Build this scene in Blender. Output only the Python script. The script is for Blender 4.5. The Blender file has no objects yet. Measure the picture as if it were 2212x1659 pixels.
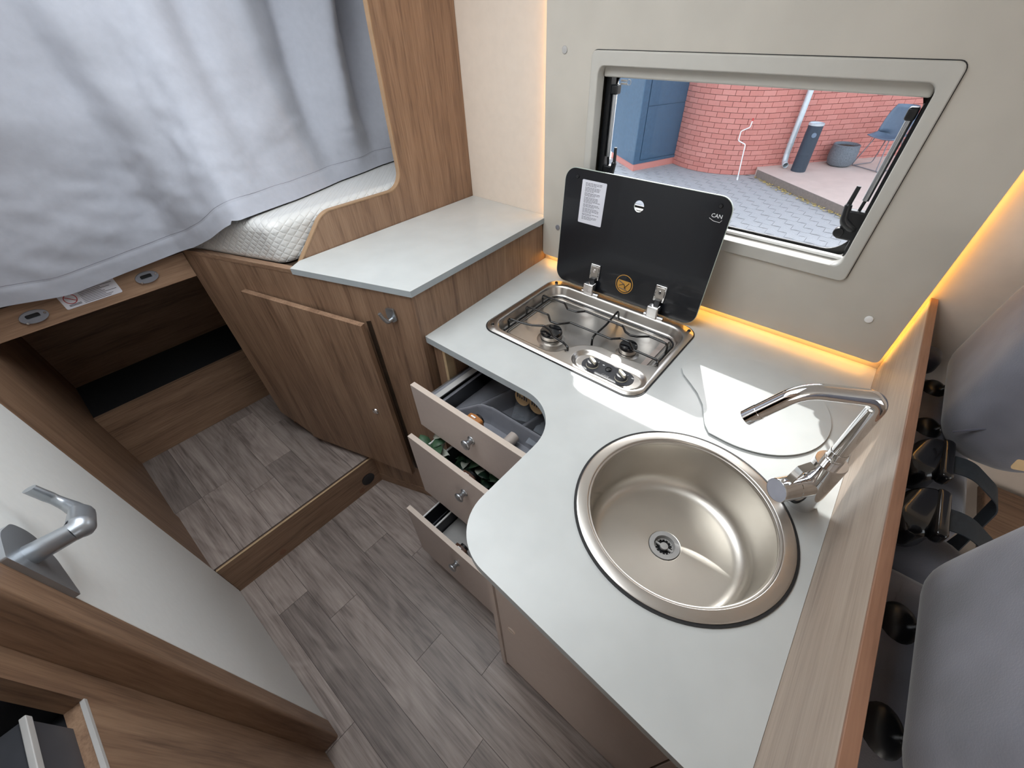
import bpy, bmesh, math, random
from mathutils import Vector, Matrix, noise
random.seed(7)
PI = math.pi
S = bpy.context.scene
COL = S.collection

# ------------------------------------------------------------------ camera
cam_d = bpy.data.cameras.new('camera'); cam = bpy.data.objects.new('camera', cam_d); COL.objects.link(cam)
ROT = ((0.77064478, 0.63703214, -0.01722462), (0.42970278, -0.53940984, -0.72414953), (-0.47059765, 0.55066058, -0.68942786))
FPX, CX, CY = 872.256, 1131.42, 856.41
r0, r1, r2 = (Vector(r) for r in ROT)
m3 = Matrix((r0, -r1, -r2)).transposed()
cam.matrix_world = Matrix.Translation((0, 0, 1.58)) @ m3.to_4x4()
cam_d.sensor_fit = 'HORIZONTAL'; cam_d.sensor_width = 36; cam_d.lens = FPX * 36 / 2212
cam_d.shift_x = -(CX - 1106) / 2212; cam_d.shift_y = (CY - 829.5) / 2212
cam_d.clip_start = 0.01; cam_d.clip_end = 200
S.camera = cam

# ------------------------------------------------------------------ world, sun, daylight openings, exposure
world = bpy.data.worlds.new('world'); S.world = world; world.use_nodes = True
wn = world.node_tree.nodes; wl = world.node_tree.links
sky = wn.new('ShaderNodeTexSky'); sky.sky_type = 'NISHITA'; sky.sun_disc = False
sky.sun_elevation = math.radians(40); sky.sun_rotation = math.radians(-26); sky.air_density = 1.0; sky.dust_density = 2.0
wn['Background'].inputs['Strength'].default_value = 0.62
hsv = wn.new('ShaderNodeHueSaturation'); hsv.inputs['Saturation'].default_value = .35      # thin high haze
wl.new(sky.outputs[0], hsv.inputs['Color']); wl.new(hsv.outputs[0], wn['Background'].inputs['Color'])

def light(name, kind, loc, rot, energy, color, **kw):
    d = bpy.data.lights.new(name, kind); d.energy = energy; d.color = color
    for k, v in kw.items(): setattr(d, k, v)
    o = bpy.data.objects.new(name, d); COL.objects.link(o); o.location = loc; o.rotation_euler = rot
    return o
sun = light('sun', 'SUN', (0, 6, 8), (0, 0, 0), 6.2, (1, .97, .92), angle=math.radians(0.6))
sun.rotation_euler = Vector((.516, -1.06, -1)).to_track_quat('-Z', 'Y').to_euler()
# daylight falling through the roof hatch above the aisle
light('roof_hatch_daylight', 'AREA', (-.80, .28, 1.975), (0, 0, 0), 15.5, (.91, .962, 1.0), shape='RECTANGLE', size=1.1, size_y=.8)
# daylight entering through the cab windscreen ahead of the seats
light('windscreen_daylight', 'AREA', (2.48, -.1, 1.35), (0, PI / 2, 0), 9, (.84, .92, 1.0), shape='RECTANGLE', size=.9, size_y=1.7)
# daylight entering through the open entrance door behind the photographer
light('entrance_door_daylight', 'AREA', (.75, -1.02, 1.0), (-PI / 2, 0, 0), 16, (.84, .92, 1.0), shape='RECTANGLE', size=.6, size_y=1.7)

vs = S.view_settings
vs.view_transform = 'Standard'; vs.look = 'None'; vs.exposure = 0.0; vs.gamma = 1.0; vs.use_curve_mapping = False
S.cycles.use_denoising = True; S.cycles.time_limit = 1300
S.cycles.use_adaptive_sampling = True; S.cycles.adaptive_threshold = .06; S.cycles.adaptive_min_samples = 16
S.cycles.max_bounces = 6; S.cycles.diffuse_bounces = 4; S.cycles.glossy_bounces = 3; S.cycles.transparent_max_bounces = 8
S.cycles.sample_clamp_indirect = 3.0; S.cycles.blur_glossy = 1.0; S.cycles.caustics_reflective = False; S.cycles.caustics_refractive = False

# ------------------------------------------------------------------ materials
def srgb(r, g, b):
    f = lambda c: c / 12.92 if c <= .04045 else ((c + .055) / 1.055) ** 2.4
    return (f(r / 255), f(g / 255), f(b / 255), 1)
MATS = {}
def base_mat(name):
    m = bpy.data.materials.new(name); m.use_nodes = True
    nt = m.node_tree; p = nt.nodes['Principled BSDF']; MATS[name] = m
    return m, nt, p
def plain(name, col, rough=.5, metal=0, spec=.5, vary=.06, scale=30, bump=0, bscale=None, sheen=0, coat=0, stretch=None, rvary=0):
    """single-colour material with fine procedural variation"""
    m, nt, p = base_mat(name); N = nt.nodes; L = nt.links
    p.inputs['Roughness'].default_value = rough; p.inputs['Metallic'].default_value = metal
    p.inputs['Specular IOR Level'].default_value = spec; p.inputs['Sheen Weight'].default_value = sheen
    p.inputs['Coat Weight'].default_value = coat
    tc = N.new('ShaderNodeTexCoord'); nz = N.new('ShaderNodeTexNoise'); nz.inputs['Scale'].default_value = scale; nz.inputs['Detail'].default_value = 2
    src = tc.outputs['Object']
    if stretch:
        mp = N.new('ShaderNodeMapping'); mp.inputs['Scale'].default_value = stretch; L.new(src, mp.inputs[0]); src = mp.outputs[0]
    L.new(src, nz.inputs['Vector'])
    rp = N.new('ShaderNodeValToRGB'); rp.color_ramp.elements[0].position = .3; rp.color_ramp.elements[1].position = .7
    rp.color_ramp.elements[0].color = tuple(c * (1 - vary) for c in col[:3]) + (1,)
    rp.color_ramp.elements[1].color = tuple(min(1, c * (1 + vary)) for c in col[:3]) + (1,)
    L.new(nz.outputs['Fac'], rp.inputs[0]); L.new(rp.outputs[0], p.inputs['Base Color'])
    if rvary:
        mr = N.new('ShaderNodeMapRange'); mr.inputs[3].default_value = rough - rvary; mr.inputs[4].default_value = rough + rvary
        L.new(nz.outputs['Fac'], mr.inputs[0]); L.new(mr.outputs[0], p.inputs['Roughness'])
    if bump >= .1:
        n2 = N.new('ShaderNodeTexNoise'); n2.inputs['Scale'].default_value = bscale or scale * 3; n2.inputs['Detail'].default_value = 1; L.new(src, n2.inputs['Vector'])
        b = N.new('ShaderNodeBump'); b.inputs['Strength'].default_value = bump; b.inputs['Distance'].default_value = .002
        L.new(n2.outputs['Fac'], b.inputs['Height']); L.new(b.outputs[0], p.inputs['Normal'])
    return m
def wood(name, c_dark, c_mid, c_light, axis='z', rough=.45, per_object=False, scale=1.0, knots=0.0):
    m, nt, p = base_mat(name); N = nt.nodes; L = nt.links
    tc = N.new('ShaderNodeTexCoord'); src = tc.outputs['Object']
    if per_object:
        oi = N.new('ShaderNodeObjectInfo'); ad = N.new('ShaderNodeVectorMath'); ad.operation = 'MULTIPLY_ADD'
        cb = N.new('ShaderNodeCombineXYZ')
        for i in range(3): L.new(oi.outputs['Random'], cb.inputs[i])
        L.new(cb.outputs[0], ad.inputs[0]); ad.inputs[1].default_value = (13, 7, 5); L.new(src, ad.inputs[2]); src = ad.outputs[0]
    def stretched(s_long, s_cross):
        mp = N.new('ShaderNodeMapping'); sc = [s_cross * scale] * 3; sc['xyz'.index(axis)] = s_long * scale
        mp.inputs['Scale'].default_value = sc; L.new(src, mp.inputs[0]); return mp.outputs[0]
    a = N.new('ShaderNodeTexNoise'); a.inputs['Scale'].default_value = 1; a.inputs['Detail'].default_value = 4; a.inputs['Roughness'].default_value = .6; a.inputs['Distortion'].default_value = .6 + knots
    L.new(stretched(1.6, 22), a.inputs['Vector'])
    b = N.new('ShaderNodeTexNoise'); b.inputs['Scale'].default_value = 1; b.inputs['Detail'].default_value = 2; b.inputs['Roughness'].default_value = .7
    L.new(stretched(9, 190), b.inputs['Vector'])
    mx = N.new('ShaderNodeMath'); mx.operation = 'MULTIPLY_ADD'; mx.inputs[1].default_value = .45; L.new(b.outputs['Fac'], mx.inputs[0])
    m2 = N.new('ShaderNodeMath'); m2.operation = 'MULTIPLY'; m2.inputs[1].default_value = .6; L.new(a.outputs['Fac'], m2.inputs[0]); L.new(m2.outputs[0], mx.inputs[2])
    fac = mx.outputs[0]
    if knots:
        w = N.new('ShaderNodeTexNoise'); w.inputs['Scale'].default_value = 1; w.inputs['Detail'].default_value = 2; w.inputs['Distortion'].default_value = 1.5
        L.new(stretched(3.2, 9), w.inputs['Vector'])
        sn = N.new('ShaderNodeMath'); sn.operation = 'MULTIPLY'; sn.inputs[1].default_value = 20; L.new(w.outputs['Fac'], sn.inputs[0])
        s2 = N.new('ShaderNodeMath'); s2.operation = 'SINE'; L.new(sn.outputs[0], s2.inputs[0])
        s3 = N.new('ShaderNodeMath'); s3.operation = 'MULTIPLY_ADD'; s3.inputs[1].default_value = .035 * knots; L.new(s2.outputs[0], s3.inputs[0]); L.new(fac, s3.inputs[2]); fac = s3.outputs[0]
    rp = N.new('ShaderNodeValToRGB'); e = rp.color_ramp.elements
    e[0].position = .34; e[0].color = c_dark; e[1].position = .70; e[1].color = c_light
    k = e.new(.50); k.color = c_mid
    L.new(fac, rp.inputs[0]); out = rp.outputs[0]
    if per_object:
        hs = N.new('ShaderNodeHueSaturation'); mr = N.new('ShaderNodeMapRange'); mr.inputs[3].default_value = .78; mr.inputs[4].default_value = 1.2
        L.new(oi.outputs['Random'], mr.inputs[0]); L.new(mr.outputs[0], hs.inputs['Value']); L.new(out, hs.inputs['Color']); out = hs.outputs[0]
    L.new(out, p.inputs['Base Color']); p.inputs['Roughness'].default_value = rough; p.inputs['Specular IOR Level'].default_value = .35
    return m
def emis(name, col, strength):
    m, nt, p = base_mat(name)
    p.inputs['Base Color'].default_value = col; p.inputs['Emission Color'].default_value = col; p.inputs['Emission Strength'].default_value = strength
    return m
def pane_mat(name, tint, gloss=.06, rough=.0, haze=0.0):
    m = bpy.data.materials.new(name); m.use_nodes = True; nt = m.node_tree; N = nt.nodes; L = nt.links
    N.remove(N['Principled BSDF']); t = N.new('ShaderNodeBsdfTransparent'); t.inputs[0].default_value = tint
    g = N.new('ShaderNodeBsdfGlossy'); g.inputs['Roughness'].default_value = rough; g.inputs['Color'].default_value = (1, 1, 1, 1)
    fr = N.new('ShaderNodeFresnel'); fr.inputs[0].default_value = 1.35
    mu = N.new('ShaderNodeMath'); mu.operation = 'MULTIPLY'; mu.inputs[1].default_value = gloss * 10; L.new(fr.outputs[0], mu.inputs[0])
    if not haze: haze = 0.0
    hz = N.new('ShaderNodeMixShader'); hz.inputs[0].default_value = haze; tl_ = N.new('ShaderNodeBsdfTranslucent'); tl_.inputs[0].default_value = (.9, .93, .95, 1); L.new(t.outputs[0], hz.inputs[1]); L.new(tl_.outputs[0], hz.inputs[2])
    mix = N.new('ShaderNodeMixShader'); L.new(mu.outputs[0], mix.inputs[0]); L.new((hz if haze else t).outputs[0], mix.inputs[1]); L.new(g.outputs[0], mix.inputs[2])
    L.new(mix.outputs[0], N['Material Output'].inputs[0]); MATS[name] = m
    return m

# cabinet foil, grain upright / along the vehicle / across it
WD, WM, WL = srgb(104, 80, 64), srgb(136, 108, 87), srgb(160, 131, 107)
wood_v = wood('wood_upright', WD, WM, WL, 'z')
wood_x = wood('wood_lengthwise', WD, WM, WL, 'x')
wood_y = wood('wood_crosswise', WD, WM, WL, 'y')
wood_pale = wood('wood_pale', srgb(152, 134, 120), srgb(170, 152, 136), srgb(184, 168, 152), 'y')
wood_edge = wood('wood_edge', srgb(112, 80, 62), srgb(130, 94, 74), srgb(146, 108, 86), 'y')
oakband = plain('oak_edge_band', srgb(196, 170, 134), .5, vary=.1)
plank_m = wood('vinyl_plank', srgb(108, 97, 92), srgb(142, 130, 124), srgb(166, 154, 147), 'x', .42, True, .8, 1.3)
joint_m = plain('vinyl_joint', srgb(70, 60, 55), .6)
top_m = plain('worktop_laminate', srgb(193, 196, 195), .33, vary=.035, scale=14, bump=.05, bscale=260, spec=.5)
topedge_m = plain('worktop_edge', srgb(172, 180, 184), .4, vary=.03)
taupe = plain('taupe_front', srgb(188, 175, 168), .42, vary=.02, scale=60, bump=.06, bscale=900)
taupe_edge = plain('taupe_edge', srgb(196, 182, 170), .45, vary=.03)
cream = plain('cream_wall_foil', srgb(222, 208, 194), .6, vary=.02, scale=40, bump=.05, bscale=500)
panel_m = plain('beige_panel', srgb(190, 184, 174), .5, vary=.045, scale=9, bump=.06, bscale=300)
doorwhite = plain('white_door_foil', srgb(233, 234, 232), .55, vary=.015, scale=60, bump=.08, bscale=600)
ceil_m = plain('ceiling_foil', srgb(226, 224, 220), .6)
pvc = plain('window_pvc', srgb(188, 185, 178), .4, vary=.02)
pvcwhite = plain('white_pvc', srgb(242, 242, 240), .35, vary=.02)
chrome = plain('chrome', (.82, .82, .83, 1), .06, 1, vary=.01)
steel = plain('brushed_steel', srgb(205, 200, 194), .30, 1, vary=.03, scale=3)
sinksteel = plain('satin_steel', srgb(208, 203, 195), .36, 1, vary=.025, scale=14)
alu = plain('satin_aluminium', srgb(182, 186, 190), .36, 1, vary=.03)
handlem = plain('silver_paint', srgb(165, 170, 176), .32, .7, vary=.03)
blackplastic = plain('black_plastic', srgb(26, 27, 30), .35, vary=.1)
blackgloss = plain('black_enamel', srgb(20, 20, 22), .16, vary=.05, coat=.4)
rubber = plain('black_rubber', srgb(22, 22, 24), .6, vary=.1)
lidblack = plain('black_glass', srgb(24, 26, 31), .30, vary=.04, coat=.2)
glassedge = plain('glass_edge', srgb(186, 196, 186), .25)
greypl = plain('grey_plastic', srgb(122, 123, 130), .38, vary=.05)
darkgrey = plain('dark_grey_plastic', srgb(62, 63, 68), .45, vary=.06)
lightgrey = plain('light_grey_plastic', srgb(178, 176, 174), .45, vary=.03)
brownpl = plain('brown_plastic', srgb(92, 62, 48), .4, vary=.08)
orangepl = plain('caramel_plastic', srgb(172, 112, 60), .4, vary=.08)
white_m = plain('white_print', srgb(240, 240, 240), .5, vary=.01)
paper = plain('label_paper', srgb(214, 214, 222), .6, vary=.02)
ink = plain('dark_print', srgb(70, 70, 76), .6)
redink = plain('red_print', srgb(170, 60, 60), .6)
gold = plain('gold_tone', srgb(226, 170, 84), .35, .5, vary=.1)
creamplastic = plain('knob_cream', srgb(226, 218, 196), .35, vary=.03)
boardm = plain('board_white', srgb(224, 223, 219), .3, vary=.03, scale=14)
fabric = plain('grey_velour', srgb(110, 110, 119), .9, vary=.26, scale=10, sheen=.5, bump=.15, bscale=420)
fabric2 = plain('dark_velour', srgb(84, 84, 96), .9, vary=.16, scale=16, sheen=.4, bump=.15, bscale=420)
webbing = plain('belt_webbing', srgb(38, 44, 50), .75, vary=.15, scale=120, stretch=(1, 1, 6))
curtain_m = plain('curtain_fabric', srgb(164, 167, 177), .8, vary=.03, scale=60, sheen=.2)
leather = plain('tan_tag', srgb(190, 160, 120), .7, vary=.08)
foil = plain('clear_film', srgb(150, 156, 164), .18, vary=.1, spec=.8); foil.node_tree.nodes['Principled BSDF'].inputs['Alpha'].default_value = .55
acryl = pane_mat('acrylic_pane', (.95, .965, .975, 1), .05, .0, .0)
darkwood = wood('dark_backing', srgb(50, 40, 32), srgb(64, 52, 42), srgb(74, 60, 50), 'y')
voidblack = plain('void_black', srgb(24, 24, 26), .95, vary=.2, scale=300)
led_m = emis('amber_led', (1.0, .50, .09, 1), 15)
leafm = [plain('leaf_dark', srgb(34, 58, 44), .5, vary=.2), plain('leaf_mid', srgb(62, 92, 66), .5, vary=.2), plain('leaf_pale', srgb(196, 200, 186), .6, vary=.1)]
# quilted, film-wrapped mattress
def quilt_mat():
    m, nt, p = base_mat('quilted_cover'); N = nt.nodes; L = nt.links
    p.inputs['Base Color'].default_value = srgb(208, 208, 206); p.inputs['Roughness'].default_value = .55; p.inputs['Coat Weight'].default_value = .8; p.inputs['Coat Roughness'].default_value = .18
    tc = N.new('ShaderNodeTexCoord'); hs = []
    for ax, k in (((1, 1, 1.4), 1), ((1, 1, -1.4), 1)):
        d = N.new('ShaderNodeVectorMath'); d.operation = 'DOT_PRODUCT'; d.inputs[1].default_value = ax; L.new(tc.outputs['Object'], d.inputs[0])
        mu = N.new('ShaderNodeMath'); mu.operation = 'MULTIPLY'; mu.inputs[1].default_value = 95; L.new(d.outputs['Value'], mu.inputs[0])
        s = N.new('ShaderNodeMath'); s.operation = 'SINE'; L.new(mu.outputs[0], s.inputs[0])
        ab = N.new('ShaderNodeMath'); ab.operation = 'ABSOLUTE'; L.new(s.outputs[0], ab.inputs[0])
        pw = N.new('ShaderNodeMath'); pw.operation = 'POWER'; pw.inputs[1].default_value = .35; L.new(ab.outputs[0], pw.inputs[0]); hs.append(pw)
    mn = N.new('ShaderNodeMath'); mn.operation = 'MINIMUM'; L.new(hs[0].outputs[0], mn.inputs[0]); L.new(hs[1].outputs[0], mn.inputs[1])
    bp = N.new('ShaderNodeBump'); bp.inputs['Strength'].default_value = .5; bp.inputs['Distance'].default_value = .004
    L.new(mn.outputs[0], bp.inputs['Height']); L.new(bp.outputs[0], p.inputs['Normal'])
    return m
quilt = quilt_mat()
# exterior
brick_m, _nt, _p = base_mat('red_brick')
def _brick():
    N = _nt.nodes; L = _nt.links; oi = N.new('ShaderNodeObjectInfo'); rp = N.new('ShaderNodeValToRGB')
    rp.color_ramp.elements[0].color = srgb(194, 122, 112); rp.color_ramp.elements[1].color = srgb(214, 148, 138)
    nz = N.new('ShaderNodeTexNoise'); nz.inputs['Scale'].default_value = 30; nz.inputs['Detail'].default_value = 5
    tc = N.new('ShaderNodeTexCoord'); L.new(tc.outputs['Object'], nz.inputs['Vector'])
    ad = N.new('ShaderNodeMath'); ad.operation = 'MULTIPLY_ADD'; ad.inputs[1].default_value = .5; L.new(nz.outputs['Fac'], ad.inputs[0])
    hf = N.new('ShaderNodeMath'); hf.operation = 'MULTIPLY'; hf.inputs[1].default_value = .5; L.new(oi.outputs['Random'], hf.inputs[0]); L.new(hf.outputs[0], ad.inputs[2])
    L.new(ad.outputs[0], rp.inputs[0]); L.new(rp.outputs[0], _p.inputs['Base Color']); _p.inputs['Roughness'].default_value = .85
_brick()
mortar = plain('mortar', srgb(120, 84, 78), .95, vary=.12, scale=60)
paver_m = plain('grey_paver', srgb(172, 174, 175), .9, vary=.10, scale=40, bump=.3)
sand_m = plain('paver_joint', srgb(140, 140, 140), .95, vary=.15)
slab_m = plain('terrace_slab', srgb(205, 188, 178), .9, vary=.05, scale=5, bump=.2)
slabedge = plain('terrace_edge', srgb(128, 118, 112), .9, vary=.1)
bluesteel = plain('dark_blue_steel', srgb(66, 96, 122), .5, vary=.08, scale=20)
zinc = plain('zinc_pipe', srgb(196, 206, 212), .4, .3, vary=.05)
binm = plain('slate_blue_paint', srgb(52, 64, 78), .5, vary=.08)
potm = plain('grey_wicker', srgb(112, 120, 128), .8, vary=.25, scale=120, stretch=(1, 1, .4), bump=.6)
chairm = plain('blue_shell', srgb(112, 130, 150), .6, vary=.05)
soilm = plain('potting_soil', srgb(70, 62, 54), .95, vary=.3)
yellowleaf = plain('yellow_leaf', srgb(206, 184, 112), .8, vary=.2)
redplastic = plain('red_plastic', srgb(206, 60, 60), .4)

# ------------------------------------------------------------------ mesh helpers
def new(): return bmesh.new()
def box(bm, x0, x1, y0, y1, z0, z1, bev=0, seg=2):
    v = [bm.verts.new((x, y, z)) for x in (x0, x1) for y in (y0, y1) for z in (z0, z1)]
    fs = [bm.faces.new([v[i] for i in f]) for f in ((0, 1, 3, 2), (4, 6, 7, 5), (0, 4, 5, 1), (2, 3, 7, 6), (0, 2, 6, 4), (1, 5, 7, 3))]
    if bev:
        es = list({e for f in fs for e in f.edges})
        bmesh.ops.bevel(bm, geom=es, offset=bev, segments=seg, affect='EDGES', profile=.5)
    return bm
AX = {'z': lambda u, v, w: (u, v, w), 'y': lambda u, v, w: (u, w, v), 'x': lambda u, v, w: (w, u, v)}
def prism(bm, pts, a0, a1, axis='z', holes=()):
    f = AX[axis]; loops = [pts] + list(holes); ends = []
    for a in (a0, a1): ends.append([[bm.verts.new(f(u, v, a)) for u, v in lp] for lp in loops])
    for k in range(len(loops)):
        A, B = ends[0][k], ends[1][k]; n = len(A)
        for i in range(n): bm.faces.new((A[i], A[(i + 1) % n], B[(i + 1) % n], B[i]))
    for e in ends:
        if holes:
            edges = []
            for lp in e:
                for i in range(len(lp)): edges.append(bm.edges.get((lp[i], lp[(i + 1) % len(lp)])))
            bmesh.ops.triangle_fill(bm, edges=edges, use_beauty=True)
        else: bm.faces.new(e[0])
    return bm
def loft(bm, loops, cap0=False, cap1=False, closed=True):
    vs = [[bm.verts.new(p) for p in lp] for lp in loops]
    for A, B in zip(vs, vs[1:]):
        n = len(A)
        for i in range(n if closed else n - 1): bm.faces.new((A[i], A[(i + 1) % n], B[(i + 1) % n], B[i]))
    if cap0: bm.faces.new(vs[0])
    if cap1: bm.faces.new(vs[-1])
    return vs
def rrect(x0, x1, y0, y1, r, n=6):
    o = []
    for cx, cy, a in ((x1 - r, y1 - r, 0), (x0 + r, y1 - r, 90), (x0 + r, y0 + r, 180), (x1 - r, y0 + r, 270)):
        for i in range(n + 1):
            t = math.radians(a + 90 * i / n); o.append((cx + r * math.cos(t), cy + r * math.sin(t)))
    return o
def fillet(pts, rads, n=6, closed=True):
    """round the corners of a 2-D or 3-D polyline"""
    P = [Vector(p) for p in pts]; o = []
    if not hasattr(rads, '__len__'): rads = [rads] * len(P)
    for i, p in enumerate(P):
        if rads[i] == 0 or (not closed and i in (0, len(P) - 1)): o.append(p); continue
        a = P[i - 1] - p; b = P[(i + 1) % len(P)] - p; la, lb = a.length, b.length; a.normalize(); b.normalize()
        ang = a.angle(b)
        if abs(ang - PI) < .02: o.append(p); continue
        t = min(rads[i] / math.tan(ang / 2), la * .49, lb * .49); r = t * math.tan(ang / 2)
        c = p + (a + b).normalized() * (r / math.sin(ang / 2)); s = p + a * t - c; e = p + b * t - c
        th = s.angle(e)
        for k in range(n + 1):
            q = (s * math.sin((1 - k / n) * th) + e * math.sin(k / n * th)) / math.sin(th); o.append(c + q)
    return [tuple(q) for q in o]
def offset(pts, d):
    """inward offset of a dense 2-D loop (counter-clockwise)"""
    n = len(pts); o = []
    for i in range(n):
        a = Vector(pts[i - 1]); b = Vector(pts[(i + 1) % n]); t = (b - a).normalized(); o.append((pts[i][0] - t.y * d, pts[i][1] + t.x * d))
    return o
def tube(bm, pts, r, seg=10, cap=True):
    P = [Vector(p) for p in pts]; n = len(P); loops = []
    up = None
    for i in range(n):
        t = (P[min(i + 1, n - 1)] - P[max(i - 1, 0)]).normalized()
        if up is None: up = t.orthogonal().normalized()
        else: up = (up - t * up.dot(t)).normalized()
        s = t.cross(up); rr = r[i] if hasattr(r, '__len__') else r
        loops.append([P[i] + (up * math.cos(2 * PI * k / seg) + s * math.sin(2 * PI * k / seg)) * rr for k in range(seg)])
    loft(bm, loops, cap, cap); return bm
def lathe(bm, prof, c=(0, 0, 0), axis=(0, 0, 1), seg=32, cap0=False, cap1=False):
    q = Vector((0, 0, 1)).rotation_difference(Vector(axis).normalized()); c = Vector(c); loops = []
    for r, z in prof: loops.append([c + q @ Vector((max(r, 1e-5) * math.cos(2 * PI * k / seg), max(r, 1e-5) * math.sin(2 * PI * k / seg), z)) for k in range(seg)])
    loft(bm, loops, cap0, cap1); return bm
def cyl(bm, c, r, h, axis=(0, 0, 1), seg=24, bev=.0):
    if bev: return lathe(bm, [(r - bev, 0), (r, bev), (r, h - bev), (r - bev, h)], c, axis, seg, True, True)
    return lathe(bm, [(r, 0), (r, h)], c, axis, seg, True, True)
def rbox(bm, c, h, r, n=6, fn=None):
    """soft rounded block"""
    c = Vector(c); h = Vector(h); r = min(r, min(h)); tmp = bmesh.new(); bmesh.ops.create_cube(tmp, size=2)
    bmesh.ops.subdivide_edges(tmp, edges=tmp.edges[:], cuts=n * 2 - 1, use_grid_fill=True)
    vm = {}
    for v in tmp.verts:
        p = Vector([math.copysign(abs(v.co[i]) ** .8, v.co[i]) * h[i] for i in range(3)])
        q = Vector([max(-(h[i] - r), min(h[i] - r, p[i])) for i in range(3)])
        d = p - q
        if d.length > 1e-9: p = q + d.normalized() * r
        if fn: p = fn(p)
        vm[v.index] = bm.verts.new(c + p)
    for f in tmp.faces: bm.faces.new([vm[v.index] for v in f.verts])
    tmp.free(); return bm
def finish(bm, smooth=None):
    bmesh.ops.remove_doubles(bm, verts=bm.verts[:], dist=1e-6)
    bmesh.ops.recalc_face_normals(bm, faces=bm.faces[:])
    if smooth is not None:
        for f in bm.faces: f.smooth = True
        for e in bm.edges:
            if len(e.link_faces) == 2 and e.calc_face_angle(0) > math.radians(smooth): e.smooth = False
def wloc(o):
    v = Vector((0, 0, 0))
    while o is not None: v += o.location; o = o.parent
    return v
def obj(name, bm, mat, parent=None, smooth=50, label=None):
    """link a bmesh (given in world metres) as one mesh object"""
    finish(bm, smooth)
    if parent is not None:
        off = wloc(parent); bmesh.ops.translate(bm, verts=bm.verts[:], vec=-off)
    me = bpy.data.meshes.new(name); bm.to_mesh(me); bm.free()
    for m in (mat if isinstance(mat, (list, tuple)) else [mat]): me.materials.append(m)
    o = bpy.data.objects.new(name, me); COL.objects.link(o); o.parent = parent
    if smooth is not None and len(me.polygons) > 6:
        wnm = o.modifiers.new('normals', 'WEIGHTED_NORMAL'); wnm.mode = 'FACE_AREA'; wnm.keep_sharp = True; wnm.weight = 100
    if label: o['label'] = label
    return o
def tag(o, label, cat, group=None, kind=None):
    o['label'] = label
    if cat: o['category'] = cat
    if group: o['group'] = group
    if kind: o['kind'] = kind
    return o
def thing(name, loc, label, cat, group=None):
    o = bpy.data.objects.new(name, None); COL.objects.link(o); o.location = loc; o.empty_display_size = .05
    return tag(o, label, cat, group)
def struct(name, bm, mat, label=None, smooth=50):
    o = obj(name, bm, mat, None, smooth); o['kind'] = 'structure'
    if label: o['label'] = label
    return o
def structE(name, loc, label):
    o = bpy.data.objects.new(name, None); COL.objects.link(o); o.location = loc; o['kind'] = 'structure'; o['label'] = label; o.empty_display_size = .05
    return o
def B(*a, **k): return box(new(), *a, **k)
def text_mesh(txt, size, fn):
    """lettering as flat extruded mesh; fn maps (u, v, w) to world"""
    cu = bpy.data.curves.new('t', 'FONT'); cu.body = txt; cu.size = size; cu.extrude = .0002; cu.align_x = 'CENTER'; cu.align_y = 'CENTER'; cu.resolution_u = 2
    to = bpy.data.objects.new('t', cu); COL.objects.link(to); dg = bpy.context.evaluated_depsgraph_get(); dg.update()
    me = bpy.data.meshes.new_from_object(to.evaluated_get(dg)); bm = new(); bm.from_mesh(me)
    for v in bm.verts: v.co = fn(*v.co)
    bpy.data.objects.remove(to); bpy.data.curves.remove(cu); bpy.data.meshes.remove(me)
    return bm

WT = .90            # worktop height
WALL = 1.19         # inner face of the outer wall
PAN = 1.165         # face of the beige panel

# ================================================================== SETTING
# ---- floors: base slab plus every plank as a piece of its own
def planks(floor_o, x0, x1, y0, y1, z, w, lens, seed, clip=None):
    rnd = random.Random(seed); meshes = {}
    y = y0; row = 0
    while y < y1 - 1e-4:
        ye = min(y + w, y1); x = x0 - rnd.random() * .5
        while x < x1:
            l = rnd.choice(lens); xa, xb = max(x, x0), min(x + l, x1); x += l
            if xb - xa < .03: continue
            if clip and not clip(xa, xb, y, ye): continue
            key = (round(xb - xa, 3), round(ye - y, 4))
            if key not in meshes:
                L_, W_ = xb - xa - .0012, ye - y - .0012; bm = new(); box(bm, -L_ / 2, L_ / 2, -W_ / 2, W_ / 2, 0, .002)
                finish(bm); me = bpy.data.meshes.new('plank'); bm.to_mesh(me); bm.free(); me.materials.append(plank_m); meshes[key] = me
            o = bpy.data.objects.new('plank', meshes[key]); COL.objects.link(o); o.parent = floor_o
            o.location = Vector(((xa + xb) / 2, (y + ye) / 2, z - .002)) - floor_o.location
        y = ye; row += 1
fl = struct('floor', B(-1.24, 2.5, -1.05, 1.19, -.05, -.002), joint_m, 'grey-brown wood-look vinyl floor of the aisle')
planks(fl, -1.24, .6, -.30, .60, 0, .112, (.52, .66, .80), 3)
UF = .172
fu = struct('floor_raised', B(-2.42, -1.25, -.30, 1.19, .05, UF - .002), joint_m, 'raised wood-look vinyl floor leading under the bed')
planks(fu, -2.0, -1.252, -.27, .60, UF, .118, (.38, .5, .62), 11)

# ---- step riser
tr = structE('trim_1', (-1.24, .08, 0), 'dark wood riser of the step up to the bed')
obj('riser_board', B(-1.25, -1.238, -.24, .43, 0, UF - .004), wood_y, tr)
obj('edge_strip', B(-1.2415, -1.2365, -.24, .425, UF - .0025, UF + .0006), oakband, tr)
bm = new(); lathe(bm, [(.030, 0), (.030, .003), (.026, .003), (.024, .0012), (0, .0012)], (-1.238, .355, .068), (1, 0, 0), 28); obj('cable_grommet', bm, blackplastic, tr)
for y, z in ((.31, .028), (-.06, .03)):
    bm = new(); cyl(bm, (-1.2382, y, z), .013, .0012, (1, 0, 0), 20); obj('screw_cover', bm, wood_edge, tr)

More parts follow.
